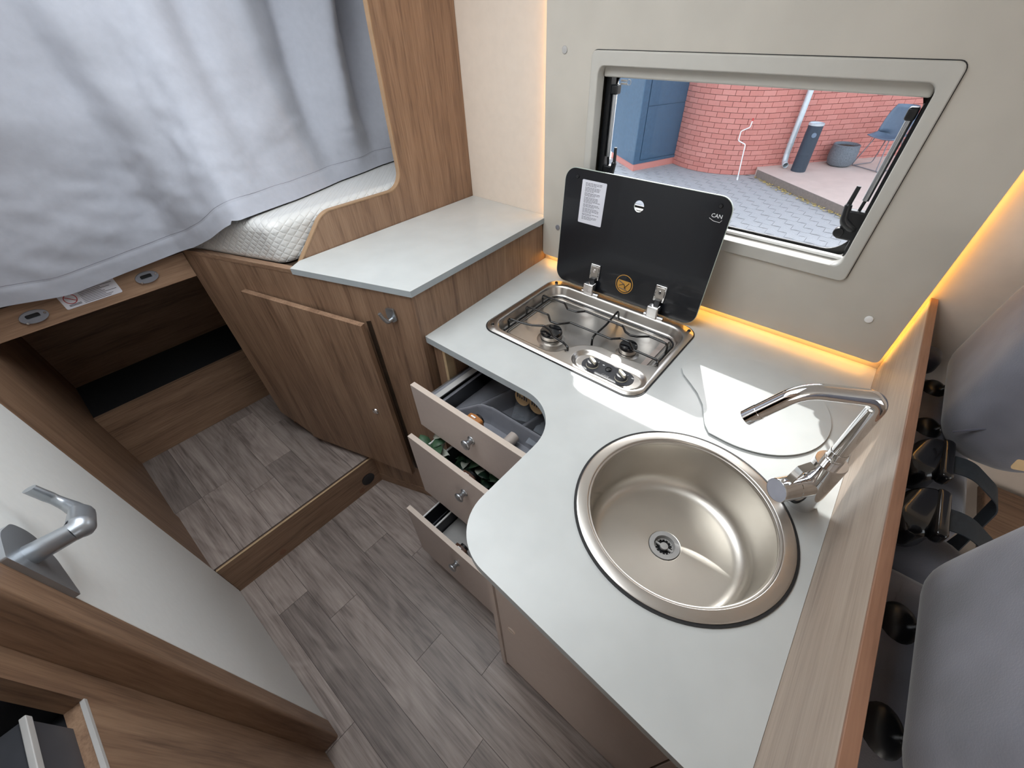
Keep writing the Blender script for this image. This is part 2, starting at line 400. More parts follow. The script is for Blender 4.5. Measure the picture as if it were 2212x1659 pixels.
# ---- outer wall with the window opening
WX0, WX1, WZ0, WZ1 = -.708, -.006, 1.128, 1.482
bm = new(); prism(bm, [(-2.42, -.1), (2.5, -.1), (2.5, 2.0), (-2.42, 2.0)], WALL, 1.232, 'y', [rrect(WX0, WX1, WZ0, WZ1, .02)])
struct('wall_window', bm, cream, 'cream outer wall behind worktop and bed')
struct('ceiling', B(-2.42, 2.5, -1.05, 1.23, 1.99, 2.03), ceil_m, 'pale ceiling')
struct('wall_rear', B(-2.46, -2.42, -1.05, 1.23, -.1, 2.03), cream, 'rear wall behind the bed')
struct('wall_front', B(2.5, 2.54, -1.05, 1.23, -.1, 2.03), cream, 'front end wall at the cab')
struct('wall_entrance', B(-2.42, 2.5, -1.09, -1.05, -.1, 2.03), cream, 'wall on the entrance side')

# ---- beige panel with rounded corners standing off the wall
bm = new(); PX0, PX1, PZ0 = -.885, .172, .926
prism(bm, rrect(PX0, PX1, PZ0, 1.985, .012, 4), PAN, PAN + .012, 'y', [rrect(-.722, .008, 1.112, 1.497, .02)])
pan = struct('wall_panel', bm, panel_m, 'grey-beige decor panel around the window with amber light behind its edges')
for x, z, m in ((-.822, 1.505, lightgrey), (-.822, 1.036, greypl), (.103, 1.03, white_m)):
    bm = new(); lathe(bm, [(0, 0), (.0075, 0), (.0085, -.001), (.0085, -.003)], (x, PAN - .003, z), (0, -1, 0), 20); 
    bmesh.ops.translate(bm, verts=bm.verts[:], vec=(0, 0, 0)); obj('screw_cap', bm, m, pan)
for x in (-.6, -.1): obj('spacer', B(x - .02, x + .02, PAN + .012, WALL, .97, 1.0), lightgrey, pan)

# ---- amber LED strips behind the panel edges
def led(name, lab, x0, x1, z0, z1):
    t = thing(name, ((x0 + x1) / 2, 1.183, z0), lab, 'light strip', 'amber strips behind the panel')
    obj('diffuser', B(x0, x1, 1.1795, 1.185, z0, z1), led_m, t); obj('profile', B(x0, x1, 1.185, 1.1895, z0, z1), alu, t)
led('led_strip', 'amber light strip along the bottom edge of the beige panel', PX0 + .01, PX1 - .01, .9215, .9275)
led('led_strip', 'amber light strip down the edge of the beige panel next to the raised shelf', PX0 - .001, PX0 + .005, 1.065, 1.97)
led('led_strip', 'amber light strip down the edge of the beige panel next to the seats', PX1 - .005, PX1 + .002, .93, 1.97)

# ---- window
w1 = structE('window_1', (-.357, PAN, 1.10), 'hinged acrylic window in a grey plastic frame')
bm = new(); outer = rrect(-.732, .018, 1.102, 1.507, .014, 5); inner = rrect(-.711, -.004, 1.130, 1.479, .018, 5)
o2 = rrect(-.729, .015, 1.105, 1.504, .013, 5); i2 = rrect(-.708, -.007, 1.133, 1.476, .018, 5)
loft(bm, [[(x, y, z) for x, z in lp] for lp, y in ((outer, PAN - .0005), (outer, PAN - .006), (o2, PAN - .009), (inner, PAN - .009), (i2, PAN - .005), (i2, 1.232))])
obj('frame', bm, pvc, w1)
obj('frame_gasket', prism(new(), rrect(-.7335, .0195, 1.1005, 1.5085, .015, 5), PAN - .0009, PAN - .0001, 'y', [outer]), rubber, w1)
obj('blind_cassette', B(-.706, -.009, 1.183, 1.222, 1.452, 1.478, .004), pvc, w1)
obj('blind_bar', B(-.706, -.009, 1.196, 1.206, 1.134, 1.1415, .002), pvcwhite, w1, label='white pull bar of the blind')
obj('blind_groove', B(-.706, -.009, 1.206, 1.222, 1.129, 1.137), pvc, w1)
obj('side_rail', B(-.7075, -.693, 1.205, 1.230, 1.142, 1.452), blackplastic, w1)
obj('side_rail', B(-.0125, -.008, 1.205, 1.230, 1.142, 1.452), blackplastic, w1)
pane = obj('pane', prism(new(), rrect(-.722, .016, 1.112, 1.492, .05, 8), 1.236, 1.240, 'y'), acryl, w1)
bm = new(); loft(bm, [[(x, y, z) for x, z in lp] for lp, y in ((rrect(-.726, .020, 1.108, 1.496, .05, 8), 1.2325), (rrect(-.726, .020, 1.108, 1.496, .05, 8), 1.246), (rrect(-.698, -.012, 1.137, 1.468, .05, 8), 1.246), (rrect(-.698, -.012, 1.137, 1.468, .05, 8), 1.2405))])
obj('pane_seal', bm, rubber, w1)
bm = new()
for z, a, b in ((1.441, -.682, -.664), (1.434, -.682, -.6625)): box(bm, a, b, 1.2352, 1.2358, z - .0022, z + .0022)
obj('approval_print', bm, white_m, pane); 
bm = new(); lathe(bm, [(.0052, 0), (.0068, 0), (.0068, .0005), (.0052, .0005), (.0052, 0)], (-.657, 1.2352, 1.438), (0, 1, 0), 20); obj('approval_ring', bm, white_m, pane)
for x, s in ((-.686, 1), (-.024, -1)):
    bm = new(); tube(bm, [(x, 1.218, 1.262), (x - s * .001, 1.218, 1.415)], .0065, 12); st = obj('strut', bm, alu, w1)
    bm = new(); tube(bm, [(x + s * .002, 1.222, 1.235), (x, 1.219, 1.268)], .0035, 8); obj('strut_rod', bm, blackplastic, st)
    bm = new(); box(bm, x - .009, x + .012 if s > 0 else x + .009, 1.206, 1.230, 1.412, 1.434, .004); obj('strut_bracket', bm, blackplastic, st)
    bm = new(); tube(bm, [(x - s * .014, 1.218, 1.150), (x - s * .014, 1.218, 1.44)], .0045, 8); obj('strut_guide', bm, blackplastic, st)
    # latch lever: curved hook on a pivot block
    hx = x + s * .022
    pts = fillet([(hx + s * .002, 1.216, 1.288), (hx + s * .004, 1.214, 1.250), (hx - s * .002, 1.212, 1.215), (hx - s * .022, 1.214, 1.203), (hx - s * .036, 1.220, 1.203)], .02, 5, False)
    n_ = len(pts); bm = new(); tube(bm, pts, [.0045 + .0065 * min(1, i / (n_ * .6)) for i in range(n_)], 10); lt = obj('latch', bm, blackplastic, w1)
    bm = new(); cyl(bm, (hx - s * .003, 1.205, 1.190), .011, .016, (0, 1, 0), 18, .002); obj('latch_button', bm, blackplastic, lt)
    obj('latch_block', B(hx - s * .040 if s > 0 else hx, hx if s > 0 else hx + .040, 1.208, 1.232, 1.175, 1.240, .005), blackplastic, lt)

# ---- wooden partition in front of the bed, with the curved cut-out
cut = [(.455, 1.052), (.462, 1.046), (.531, 1.121), (.575, 1.158), (.79, 1.158), (.872, 1.16), (.876, 1.45), (.892, 1.985)]
edge = fillet([(.452, 1.040), (.572, 1.160), (.869, 1.157), (.877, 1.55), (.893, 1.985)], [0, .075, .055, 0, 0], 8, False)
bm = new(); prism(bm, edge + [(WALL - .001, 1.985), (WALL - .001, 1.040)], -1.274, -1.258, 'x'); wp = struct('wall_partition', bm, wood_v, 'upright wooden partition with a curved cut-out beside the bed')
bm = new(); n_ = len(edge)
ring = []
for i, (y, z) in enumerate(edge):
    a = Vector(edge[max(i - 1, 0)]); b = Vector(edge[min(i + 1, n_ - 1)]); t = (b - a).normalized(); nn = Vector((-t.y, t.x))
    ring.append((y, z, nn))
loops = [[(x, y + nn.x * d, z + nn.y * d) for (y, z, nn) in ring] for x, d in ((-1.275, .0005), (-1.275, .0015), (-1.257, .0015), (-1.257, -.0015))]
loft(bm, loops, closed=False); obj('edge_band', bm, plain('partition_edge', srgb(160, 130, 100), .5, vary=.08), wp)

# ---- opposite side: white door, wooden post and wooden wall
dy = -.24
d1 = structE('door_1', (-.95, dy, 0), 'smooth white washroom door with a curved silver lever')
obj('door_leaf', B(-1.236, -.630, dy - .03, dy, .012, 1.96, .003), doorwhite, d1)
bm = new(); box(bm, -1.58, -1.238, -.30, -.245, 0, 1.99); box(bm, -2.42, -1.581, -.30, -.250, 0, .955); struct('wall_rear_left', bm, wood_v, 'dark wooden wall running under the bed')
bm = new(); box(bm, -.629, -.564, dy - .05, dy + .002, 0, 1.99, .007, 3); struct('trim_2', bm, wood_v, 'rounded wooden door post beside the white door')
# wooden wall with a square niche
NX0, NX1, NZ0, NZ1 = -.513, -.06, .950, 1.55
bm = new(); prism(bm, [(-.575, 0), (.02, 0), (.02, 1.99), (-.575, 1.99)], -.305, -.285, 'y', [[(NX0, NZ0), (NX1, NZ0), (NX1, NZ1), (NX0, NZ1)]])
wl_ = struct('wall_left', bm, wood_v, 'wooden wall panel with a dark niche next to the door post')
bm = new(); box(bm, NX0 - .012, NX1 + .012, -.60, -.305, NZ0 - .012, NZ1 + .012); 
for f in [f for f in bm.faces if all(abs(v.co.y + .305) < 1e-5 for v in f.verts)]: bm.faces.remove(f)
obj('niche_box', bm, darkgrey, wl_); obj('edge_band', B(NX0, NX1, -.2885, -.2835, NZ0 - .004, NZ0 + .001), lightgrey, wl_)
struct('wall_washroom', B(-2.42, .0, -.62, -.60, 0, 1.99), cream, 'washroom wall behind the door')
dv = thing('storage_box', (-.30, -.40, NZ0 + .001), 'grey box with a pale top rim standing in the dark niche', 'box')
obj('box_body', B(-.485, -.10, -.50, -.300, NZ0 + .0012, 1.020), darkgrey, dv); obj('box_rim', B(-.4865, -.0985, -.303, -.2965, 1.0145, 1.024, .001), lightgrey, dv)
# ---- door lever: fan-shaped plate, round neck, curved flat blade
X0 = -.019
pl = [(-.600 + X0, 1.121), (-.650 + X0, 1.121), (-.690 + X0, 1.098), (-.698 + X0, 1.064), (-.664 + X0, 1.030), (-.606 + X0, 1.006), (-.600 + X0, 1.006)]
bm = new(); prism(bm, fillet(pl, [.003, .05, .02, .04, .06, .003, .001], 5), dy, dy + .009, 'y'); lh = obj('lever_handle', bm, handlem, d1)
bm = new(); tube(bm, [(-.634 + X0, dy + .006, 1.080), (-.627 + X0, dy + .056, 1.083)], [.0145, .0124], 18); obj('neck', bm, handlem, lh)
pts = fillet([(-.627 + X0, dy + .0515, 1.083), (-.630 + X0, dy + .062, 1.081), (-.690 + X0, dy + .060, 1.056), (-.738 + X0, dy + .046, 1.048), (-.748 + X0, dy + .034, 1.094)], [0, .010, .06, .028, 0], 7, False)
bm = new(); loops = []
for i, p in enumerate(pts):
    p = Vector(p); t = (Vector(pts[min(i + 1, len(pts) - 1)]) - Vector(pts[max(i - 1, 0)])).normalized(); wv = Vector((0, 0, 1)); wv = (wv - t * wv.dot(t)).normalized(); tv = t.cross(wv)
    k = i / (len(pts) - 1); g = min(1, k / .22); hw = (.0128 + .0035 * g) * (1 - .32 * max(0, k - .2)); ht = (.0128 + .0042 * g) * (1 - .85 * max(0, k - .2))
    loops.append([p + wv * (hw * math.cos(a)) + tv * (ht * math.sin(a)) for a in [2 * PI * q / 14 for q in range(14)]])
loft(bm, loops, True, True); obj('blade', bm, handlem, lh)

# ---- low wooden divider between worktop and seats
bm = new(); dp = thing('divider_panel', (.188, .5, .40), 'pale low wooden divider between the worktop and the grey seats', 'divider')
obj('board', B(.181, .194, -.25, WALL - .002, .40, 1.104), wood_pale, dp); obj('top_edge', B(.1808, .1948, -.25, WALL - .002, 1.1005, 1.1055, .001), wood_edge, dp, label='reddish-brown top edge of the divider')

# ================================================================== FURNITURE
# ---- raised cabinet with its slanted front
P0 = Vector((-.850, .546)); DR = Vector((.946, .324)).normalized(); NR = Vector((-DR.y, DR.x))
def CF(s, o, z): q = P0 + DR * s + NR * o; return Vector((q.x, q.y, z))
def cprism(pts, o0, o1):
    bm = new(); A = [bm.verts.new(CF(s, o0, z)) for s, z in pts]; C_ = [bm.verts.new(CF(s, o1, z)) for s, z in pts]; n = len(A)
    for i in range(n): bm.faces.new((A[i], A[(i + 1) % n], C_[(i + 1) % n], C_[i]))
    bm.faces.new(A); bm.faces.new(C_); return bm
rc = thing('raised_cabinet', (-1.1, .55, 0), 'tall brown wooden cabinet with a slanted front beside the bed step', 'cabinet')
front = [(0, 0), (0, 1.036), (-.862, 1.036), (-.862, .295), (-.80, .255), (-.70, UF), (-.436, UF), (-.436, 0)]
obj('front_panel', cprism(front, 0, .018), wood_v, rc)
bm = new(); prism(bm, [(-.850, .546), (-.868, .548), (-.908, WALL - .002), (-.890, WALL - .002)], 0, 1.036, 'z'); obj('side_panel', bm, wood_v, rc)
obj('top_rail', cprism([(-.404, 1.0365), (-.404, 1.049), (-.862, 1.049), (-.862, 1.0365)], -.001, .02), wood_x, rc)
obj('kick_panel', cprism([(-.44, 0), (-.44, .05), (.0, .05), (.0, 0)], -.0025, -.0005), wood_x, rc)
bm = cprism([(-.178, .195), (-.178, .925), (-.650, .945), (-.700, .215), (-.45, .205)], -.019, -.001)      # stands slightly ajar
for v in bm.verts:
    q = Vector((v.co.x, v.co.y)) - P0; k = max(0, (q.dot(DR) + .65) / .47); v.co.x -= NR.x * .016 * k; v.co.y -= NR.y * .016 * k
dr_ = obj('cabinet_door', bm, wood_v, rc); obj('door_shadow_strip', cprism([(-.185, .20), (-.185, .92), (-.168, .925), (-.168, .195)], -.0015, -.0005), darkwood, rc)  # dark strip painted in for the shade behind the ajar door
bm = new(); lathe(bm, [(.0, .0055), (.008, .0055), (.0115, .0035), (.0128, 0), (.0128, -.003)], CF(-.250, -.033, .545), (-NR.x, -NR.y, 0), 20); obj('push_knob', bm, chrome, dr_)
hk = obj('coat_hook', cprism(fillet([(-.098, .985), (-.070, .985), (-.066, .950), (-.082, .940), (-.098, .955)], .006, 3), -.006, -.0005), alu, rc, label='small silver hook')
bm = new(); tube(bm, fillet([CF(-.082, -.004, .952), CF(-.086, -.022, .950), CF(-.092, -.030, .968), CF(-.096, -.034, .984)], .008, 4, False), [.006] * 6 + [.005] * 6, 10); obj('hook_arm', bm, alu, hk)

sh = thing('shelf_top', (-1.05, .8, 1.036), 'white laminate shelf top on the tall wooden cabinet', 'shelf')
out = [(-.845, .541), (-.883, WALL - .001), (-1.2555, WALL - .001), (-1.2555, .455), (-1.230, .412)]
obj('edge_band', prism(new(), out, 1.0365, 1.0535, 'z'), topedge_m, sh); obj('laminate_top', prism(new(), out, 1.0536, 1.0548, 'z'), top_m, sh)

# ---- kitchen worktop, L-shaped, with cut-outs for hob and sink
SX, SY, SR = -.037, .4855, .1935
HX0, HX1, HY0, HY1 = -.757, -.243, .697, 1.070
wk = thing('worktop', (-.3, .7, .88), 'white L-shaped kitchen worktop holding the hob and the round sink', 'worktop')
wo = fillet([(-.855, .560), (-.348, .563), (-.348, .177), (.1805, .150), (.1805, WALL - .001), (-.889, WALL - .001)], [0, .125, .105, 0, 0, 0], 14)
hobhole = rrect(HX0 + .012, HX1 - .012, HY0 + .012, HY1 - .012, .035)
sinkhole = [(SX + (SR - .012) * math.cos(2 * PI * k / 48), SY + (SR - .012) * math.sin(2 * PI * k / 48)) for k in range(48)]
obj('edge_band', prism(new(), wo, WT - .022, WT - .0012, 'z', [hobhole, sinkhole]), topedge_m, wk, 25)
obj('laminate_top', prism(new(), wo, WT - .0011, WT, 'z', [hobhole, sinkhole]), top_m, wk, 25)

# ---- drawer unit
du = thing('drawer_unit', (-.55, .8, 0), 'drawer unit under the hob with three taupe drawers pulled open', 'cabinet')
obj('side_panel', B(-.842, -.800, .575, 1.17, 0, .877), wood_v, du); obj('panel_edge', B(-.8005, -.789, .572, 1.17, .03, .877), oakband, du)
obj('inner_panel', B(-.789, -.783, .60, 1.17, .03, .877), wood_v, du)
obj('back_panel', B(-.79, -.315, 1.15, 1.168, .03, .877), darkwood, du)
obj('kick_panel', B(-.79, -.32, .60, .615, 0, .07), taupe, du)
obj('base_panel', B(-.79, -.315, .60, 1.15, .07, .082), darkwood, du)
DXL, DXR = -.786, -.326
def knob(c, parent):
    bm = new(); lathe(bm, [(.0, .0275), (.008, .0275), (.0135, .0255), (.0155, .0225), (.0150, .0195), (.0105, .015), (.0078, .010), (.0082, .0045), (.0125, .0018), (.0130, 0)], c, (0, -1, 0), 28)
    return obj('knob', bm, alu, parent, label='round satin silver knob')
def drawer(yf, z0, z1, zk, side_h, bodym, lab):
    bm = new(); xa, xb, ya, yb, zb = DXL + .020, DXR - .020, yf + .016, yf + .40, z0 + .018
    box(bm, xa, xb, ya, yb, zb, zb + .008)
    for a, b in ((xa, xa + .012), (xb - .012, xb)): box(bm, a, b, ya, yb, zb + .008, zb + side_h)
    box(bm, xa + .012, xb - .012, yb - .012, yb, zb + .008, zb + side_h)
    d = obj('drawer', bm, bodym, du, label=lab)
    obj('drawer_front', B(DXL, DXR, yf, yf + .016, z0, z1, .0012), taupe, d); obj('front_edge', B(DXL + .0005, DXR - .0005, yf + .0003, yf + .0157, z1 - .0004, z1 + .0006), taupe_edge, d)
    knob((-.556, yf, zk), d)
    return d, zb
d1_, zb1 = drawer(.434, .673, .835, .768, .085, greypl, 'top drawer with a grey cutlery tray')
d2_, zb2 = drawer(.379, .380, .667, .588, .10, darkgrey, 'middle drawer with leaves')
d3_, zb3 = drawer(.295, .080, .373, .278, .12, greypl, 'bottom drawer, nearly empty')
# gallery rails of the lower drawers
for d, yf, zb, hh in ((d2_, .379, zb2, .205), (d3_, .295, zb3, .20)):
    for x in (DXL + .026, DXL + .088):
        bm = new(); tube(bm, [(x, yf + .017, zb + hh), (x, yf + .39, zb + hh)], .0035, 8); obj('gallery_rail', bm, pvcwhite, d)
obj('side_bin', B(DXL + .029, DXL + .085, .313, .66, zb3 + .010, zb3 + .012), blackplastic, d3_)
obj('side_wall', B(DXL + .085, DXL + .089, .313, .66, zb3 + .010, zb3 + .195), darkgrey, d3_)
obj('side_wall', B(DXL + .0245, DXL + .028, .313, .66, zb3 + .010, zb3 + .195), darkgrey, d3_)
obj('side_wall', B(DXL + .085, DXL + .089, .397, .74, zb2 + .010, zb2 + .20), darkgrey, d2_)
obj('raised_floor', B(DXL + .092, DXR - .034, .313, .66, zb3 + .135, zb3 + .138), lightgrey, d3_)  # false floor, raised above the drawer bottom to catch light
# push-lock housings behind the knobs
def lock(d, yf, zc, m):
    bm = new(); prism(bm, fillet([(-.600, zc - .03), (-.545, zc - .03), (-.548, zc + .030), (-.572, zc + .037), (-.597, zc + .030)], .01, 3), yf + .0165, yf + .042, 'y'); l = obj('lock', bm, m, d)
    obj('lock_slot', B(-.580, -.565, yf + .030, yf + .034, zc + .0345, zc + .0385), white_m, l)
    bm = new(); lathe(bm, [(.010, 0), (.016, 0), (.016, .010), (.010, .010), (.010, 0)], (-.572, yf + .043, zc + .012), (0, 1, 0), 20); obj('lock_ring', bm, blackplastic, l)
lock(d1_, .434, .783, orangepl); lock(d2_, .379, .590, brownpl); lock(d3_, .295, .275, brownpl)
obj('runner', B(DXL + .004, DXL + .019, .455, .86, zb1 + .055, zb1 + .075), alu, d1_)
obj('side_insert', B(DXL + .033, DXL + .052, .452, .83, zb1 + .085, zb1 + .088), lightgrey, d1_)

# cutlery tray lying in the top drawer
tz = zb1 + .010
ct = thing('cutlery_tray', (-.55, .64, tz), 'moulded dark grey cutlery tray in the top drawer', 'tray')
bm = new(); box(bm, -.738, -.362, .454, .832, tz, tz + .004)
for a in ((-.738, -.728, .454, .832), (-.372, -.362, .454, .832), (-.728, -.372, .454, .462), (-.728, -.372, .824, .832)): box(bm, *a, tz + .004, tz + .062, .003)
obj('tray_body', bm, greypl, ct)
for pts in ([(-.700, .470), (-.672, .505), (-.640, .556), (-.60, .566), (-.372, .566)], [(-.640, .556), (-.622, .62), (-.60, .69), (-.585, .824)], [(-.49, .566), (-.47, .66), (-.47, .824)]):
    bm = new(); pp = fillet([(x, y, 0) for x, y in pts], .03, 5, False); loops = []
    for i, p in enumerate(pp):
        p = Vector(p); t = (Vector(pp[min(i + 1, len(pp) - 1)]) - Vector(pp[max(0, i - 1)])).normalized(); nn = Vector((-t.y, t.x, 0))
        loops.append([p + nn * o + Vector((0, 0, z)) for o, z in ((-.020, tz + .004), (-.012, tz + .02), (-.007, tz + .052), (0, tz + .057), (.007, tz + .052), (.012, tz + .02), (.020, tz + .004))])
    loft(bm, loops, True, True, False); obj('ridge', bm, greypl, ct)
# loose fitting
pg = thing('pipe_fitting', (-.50, .50, tz + .02), 'short stepped beige-grey plastic pipe fitting lying in the top drawer', 'pipe fitting')
bm = new(); lathe(bm, [(.0, 0), (.0105, 0), (.0105, .030), (.0165, .034), (.0165, .066), (.013, .068), (.012, .060), (0, .060)], (-.500, .474, tz + .022), (.05, 1, .14), 24); obj('sleeve', bm, plain('fitting_grey', srgb(176, 164, 156), .5), pg)
# plastic bags
def film(name, lab, c, sx, sy, rz, seed, z):
    bm = new(); n = 14; vs_ = {}
    for i in range(n + 1):
        for j in range(n + 1):
            u, v = (i / n - .5) * sx, (j / n - .5) * sy; h = noise.noise(Vector((u * 22, v * 22, seed))) * .014 + noise.noise(Vector((u * 50, v * 18, seed))) * .005
            p = Matrix.Rotation(rz, 3, 'Z') @ Vector((u, v, 0)); vs_[i, j] = bm.verts.new((c[0] + p.x, c[1] + p.y, z + .016 + h))
    for i in range(n):
        for j in range(n): bm.faces.new((vs_[i, j], vs_[i + 1, j], vs_[i + 1, j + 1], vs_[i, j + 1]))
    o = obj(name, bm, foil, None, 80)
    tag(o, lab, 'plastic bag')
film('plastic_bag', 'crumpled clear plastic bag at the back of the cutlery tray', (-.53, .66), .11, .12, .5, 2.0, tz + .01)
film('plastic_bag', 'creased clear plastic bag with a pale strip at the end of the cutlery tray', (-.425, .62), .10, .15, .25, 5.0, tz + .02)
# round wooden-print tags hanging behind the drawer
for k, (x, y) in enumerate(((-.533, .62), (-.481, .62))):
    t = thing('round_tag', (x, y, .775), ('patterned round cream tag under the worktop edge, nearer the wooden cabinet', 'patterned round cream tag under the worktop edge, nearer the sink')[k], 'tag')
    bm = new(); cyl(bm, (x, y, .800), .026, .003, (0, -1, .25), 24); obj('disc', bm, leather, t)
    bm = new()
    for q in range(5): box(bm, x - .018 + q * .008, x - .014 + q * .008, y - .0045, y - .0036, .788 + (q % 2) * .006, .810 - (q % 3) * .004)
    obj('print', bm, ink, t)
# leaves in the middle drawer: two sprigs
def sprig(lab, c, n, mi, seed, spread):
    t = thing('artificial_sprig', (c[0], c[1], c[2]), lab, 'plant', 'sprigs in the middle drawer'); rnd = random.Random(seed)
    bm = new(); tube(bm, [(c[0] - spread, c[1], c[2] + .02), (c[0], c[1] + .03, c[2] + .06), (c[0] + spread, c[1], c[2] + .05)], .0025, 6); obj('stem', bm, leafm[0], t)
    for k in range(n):
        l = rnd.uniform(.045, .075); w = l * .30; bm = new(); a = rnd.uniform(0, 2 * PI); tl = rnd.uniform(-.3, .7)
        M_ = Matrix.Translation((c[0] + rnd.uniform(-spread, spread), c[1] + rnd.uniform(-.03, .05), c[2] + rnd.uniform(.05, .11))) @ Matrix.Rotation(a, 4, 'Z') @ Matrix.Rotation(-tl, 4, 'Y')
        row = []
        for i in range(7):
            u = i / 6; ww = w * math.sin(PI * min(1, u * .97 + .03)) ** .8; zz = .012 * math.sin(u * PI)
            row.append([M_ @ Vector((u * l, -ww, zz)), M_ @ Vector((u * l, 0, zz - .004)), M_ @ Vector((u * l, ww, zz))])
        loft(bm, row, closed=False); o = obj('leaf', bm, leafm[mi[k % len(mi)]], t)
        md = o.modifiers.new('thickness', 'SOLIDIFY'); md.thickness = .0008
sprig('artificial dark green leaves with white blooms filling the middle drawer', (-.545, .47, zb2 + .06), 46, (0, 0, 1, 0, 1, 0, 2), 4, .14)
sprig('small green and white flower bud at the corner of the middle drawer', (-.735, .425, zb2 + .13), 8, (1, 2, 1), 9, .02)

# ---- sink unit (peninsula)
su = thing('sink_unit', (-.05, .6, 0), 'taupe base cabinet under the round sink', 'cabinet')
obj('side_panel', B(-.312, -.2965, .223, 1.17, 0, .877), taupe, su); obj('end_panel', B(.165, .180, .223, 1.17, 0, .877), taupe, su)
obj('base_panel', B(-.2965, .165, .245, 1.17, .06, .075), darkgrey, su); obj('kick_panel', B(-.290, .165, .262, .272, 0, .06), taupe, su); obj('back_panel', B(-.2965, .165, 1.15, 1.168, .075, .877), darkgrey, su)
dd = obj('cabinet_door', B(-.292, .147, .2255, .2425, .03, .868, .001), taupe, su)
bm = new(); lathe(bm, [(.0, .0022), (.009, .0022), (.0095, .003), (.0115, .003), (.012, 0)], (-.252, .2255, .440), (0, -1, 0), 24); obj('push_knob', bm, taupe_edge, dd)
obj('filler_strip', B(.151, .1645, .2255, .2425, .03, .868, .001), taupe, su)

# ================================================================== HOB
hob = thing('gas_hob', (-.5, .88, WT), 'two-burner stainless steel gas hob with a black glass lid standing open', 'hob')
ZT = WT + .0055
well = fillet([(-.735, .716), (-.508, .716), (-.470, .800), (-.425, .822), (-.258, .822), (-.258, 1.045), (-.740, 1.045)], [.05, .045, .07, .06, .05, .06, .06], 8)
rec = [(-.357 + .062 * (1 if math.cos(a) > 0 else -1) + .044 * math.cos(a), .756 + .044 * math.sin(a)) for a in [2 * PI * (k + .5) / 40 for k in range(40)]]
plate = rrect(HX0 + .004, HX1 - .004, HY0 + .004, HY1 - .004, .040, 8)
bm = new(); prism(bm, plate, ZT - .002, ZT, 'z', [well, rec])
o_ = rrect(HX0, HX1, HY0, HY1, .044, 8); loft(bm, [[(x, y, WT + .0004) for x, y in o_], [(x, y, WT + .003) for x, y in o_], [(x, y, ZT) for x, y in plate]])
obj('rim_plate', bm, steel, hob)
obj('rim_gasket', prism(new(), rrect(HX0 - .0035, HX1 + .0035, HY0 - .0035, HY1 + .0035, .047, 8), WT + .0001, WT + .0018, 'z', [rrect(HX0 + .01, HX1 - .01, HY0 + .01, HY1 - .01, .036, 8)]), rubber, hob)
ZF = WT - .026
bm = new(); w = well; loops = []
for d, z in ((0, ZT), (.003, ZT - .001), (.006, ZT - .006), (.012, ZF + .006), (.016, ZF + .001), (.024, ZF), (.027, ZF + .0018), (.030, ZF + .0018), (.033, ZF), (.0345, ZF)):
    loops.append([(x, y, z) for x, y in offset(w, d)])
loft(bm, loops, False, True); obj('well', bm, steel, hob)
bm = new(); loops = [[(x, y, z) for x, y in offset(rec, d)] for d, z in ((0, ZT), (.002, ZT - .0005), (.006, ZT - .004), (.010, ZT - .009), (.014, ZT - .010), (.016, ZT - .010))]
loft(bm, loops, False, True); obj('control_recess', bm, steel, hob)
# control panel, knobs, igniter
zc = ZT - .0098
cp = [(-.357 + .045 * (1 if math.cos(a) > 0 else -1) + .029 * math.cos(a), .756 + .029 * math.sin(a)) for a in [2 * PI * (k + .5) / 32 for k in range(32)]]
ctl = obj('control_panel', prism(new(), cp, zc, zc + .0012, 'z'), darkgrey, hob)
for kx in (-.401, -.314):
    bm = new(); lathe(bm, [(.0155, 0), (.0155, .004), (.0145, .010), (.013, .014), (.0, .0145)], (kx, .752, zc + .001), (0, 0, 1), 28); kn = obj('burner_knob', bm, darkgrey, hob)
    bm = new(); M_ = Matrix.Rotation(-.55, 2); pts = fillet([tuple(Vector((kx, .752)) + M_ @ Vector(p)) for p in ((-.014, -.0035), (.014, -.0035), (.014, .0035), (-.014, .0035))], .0034, 4); prism(bm, pts, zc + .010, zc + .022, 'z'); obj('grip', bm, creamplastic, kn)
    bm = new(); lathe(bm, [(.0152, .0), (.0162, .0), (.0162, .0025), (.0152, .0025), (.0152, 0)], (kx, .752, zc + .0012), (0, 0, 1), 28); obj('skirt', bm, creamplastic, kn)
    bm = new()
    for q in range(7):
        a = math.radians(70 + q * 14); c, s_ = math.cos(a), math.sin(a); r0_ = .0185; r1_ = .0205 + .0008 * (6 - q)
        pv = [Vector((kx + r * c - s_ * h, .752 + r * s_ + c * h)) for r, h in ((r0_, -.0004), (r1_, -.0004), (r1_, .0004), (r0_, .0004))]; prism(bm, [tuple(p) for p in pv], zc + .0012, zc + .0015, 'z')
    obj('flame_scale', bm, white_m, ctl)
bm = new(); lathe(bm, [(.0085, 0), (.0085, .003), (.0065, .0045), (.006, .003), (0, .003)], (-.357, .762, zc + .001), (0, 0, 1), 24); obj('igniter_button', bm, blackplastic, hob)
bm = text_mesh('CAN', .010, lambda u, v, w_: Vector((-.352 + u, .736 + v, zc + .0014 + w_))); obj('brand_print', bm, lightgrey, ctl, None)
bm = new()
for x, y in ((-.377, .771), (-.291, .770)): box(bm, x - .003, x + .003, y - .0015, y + .0015, zc + .0012, zc + .0015)
obj('burner_print', bm, white_m, ctl)
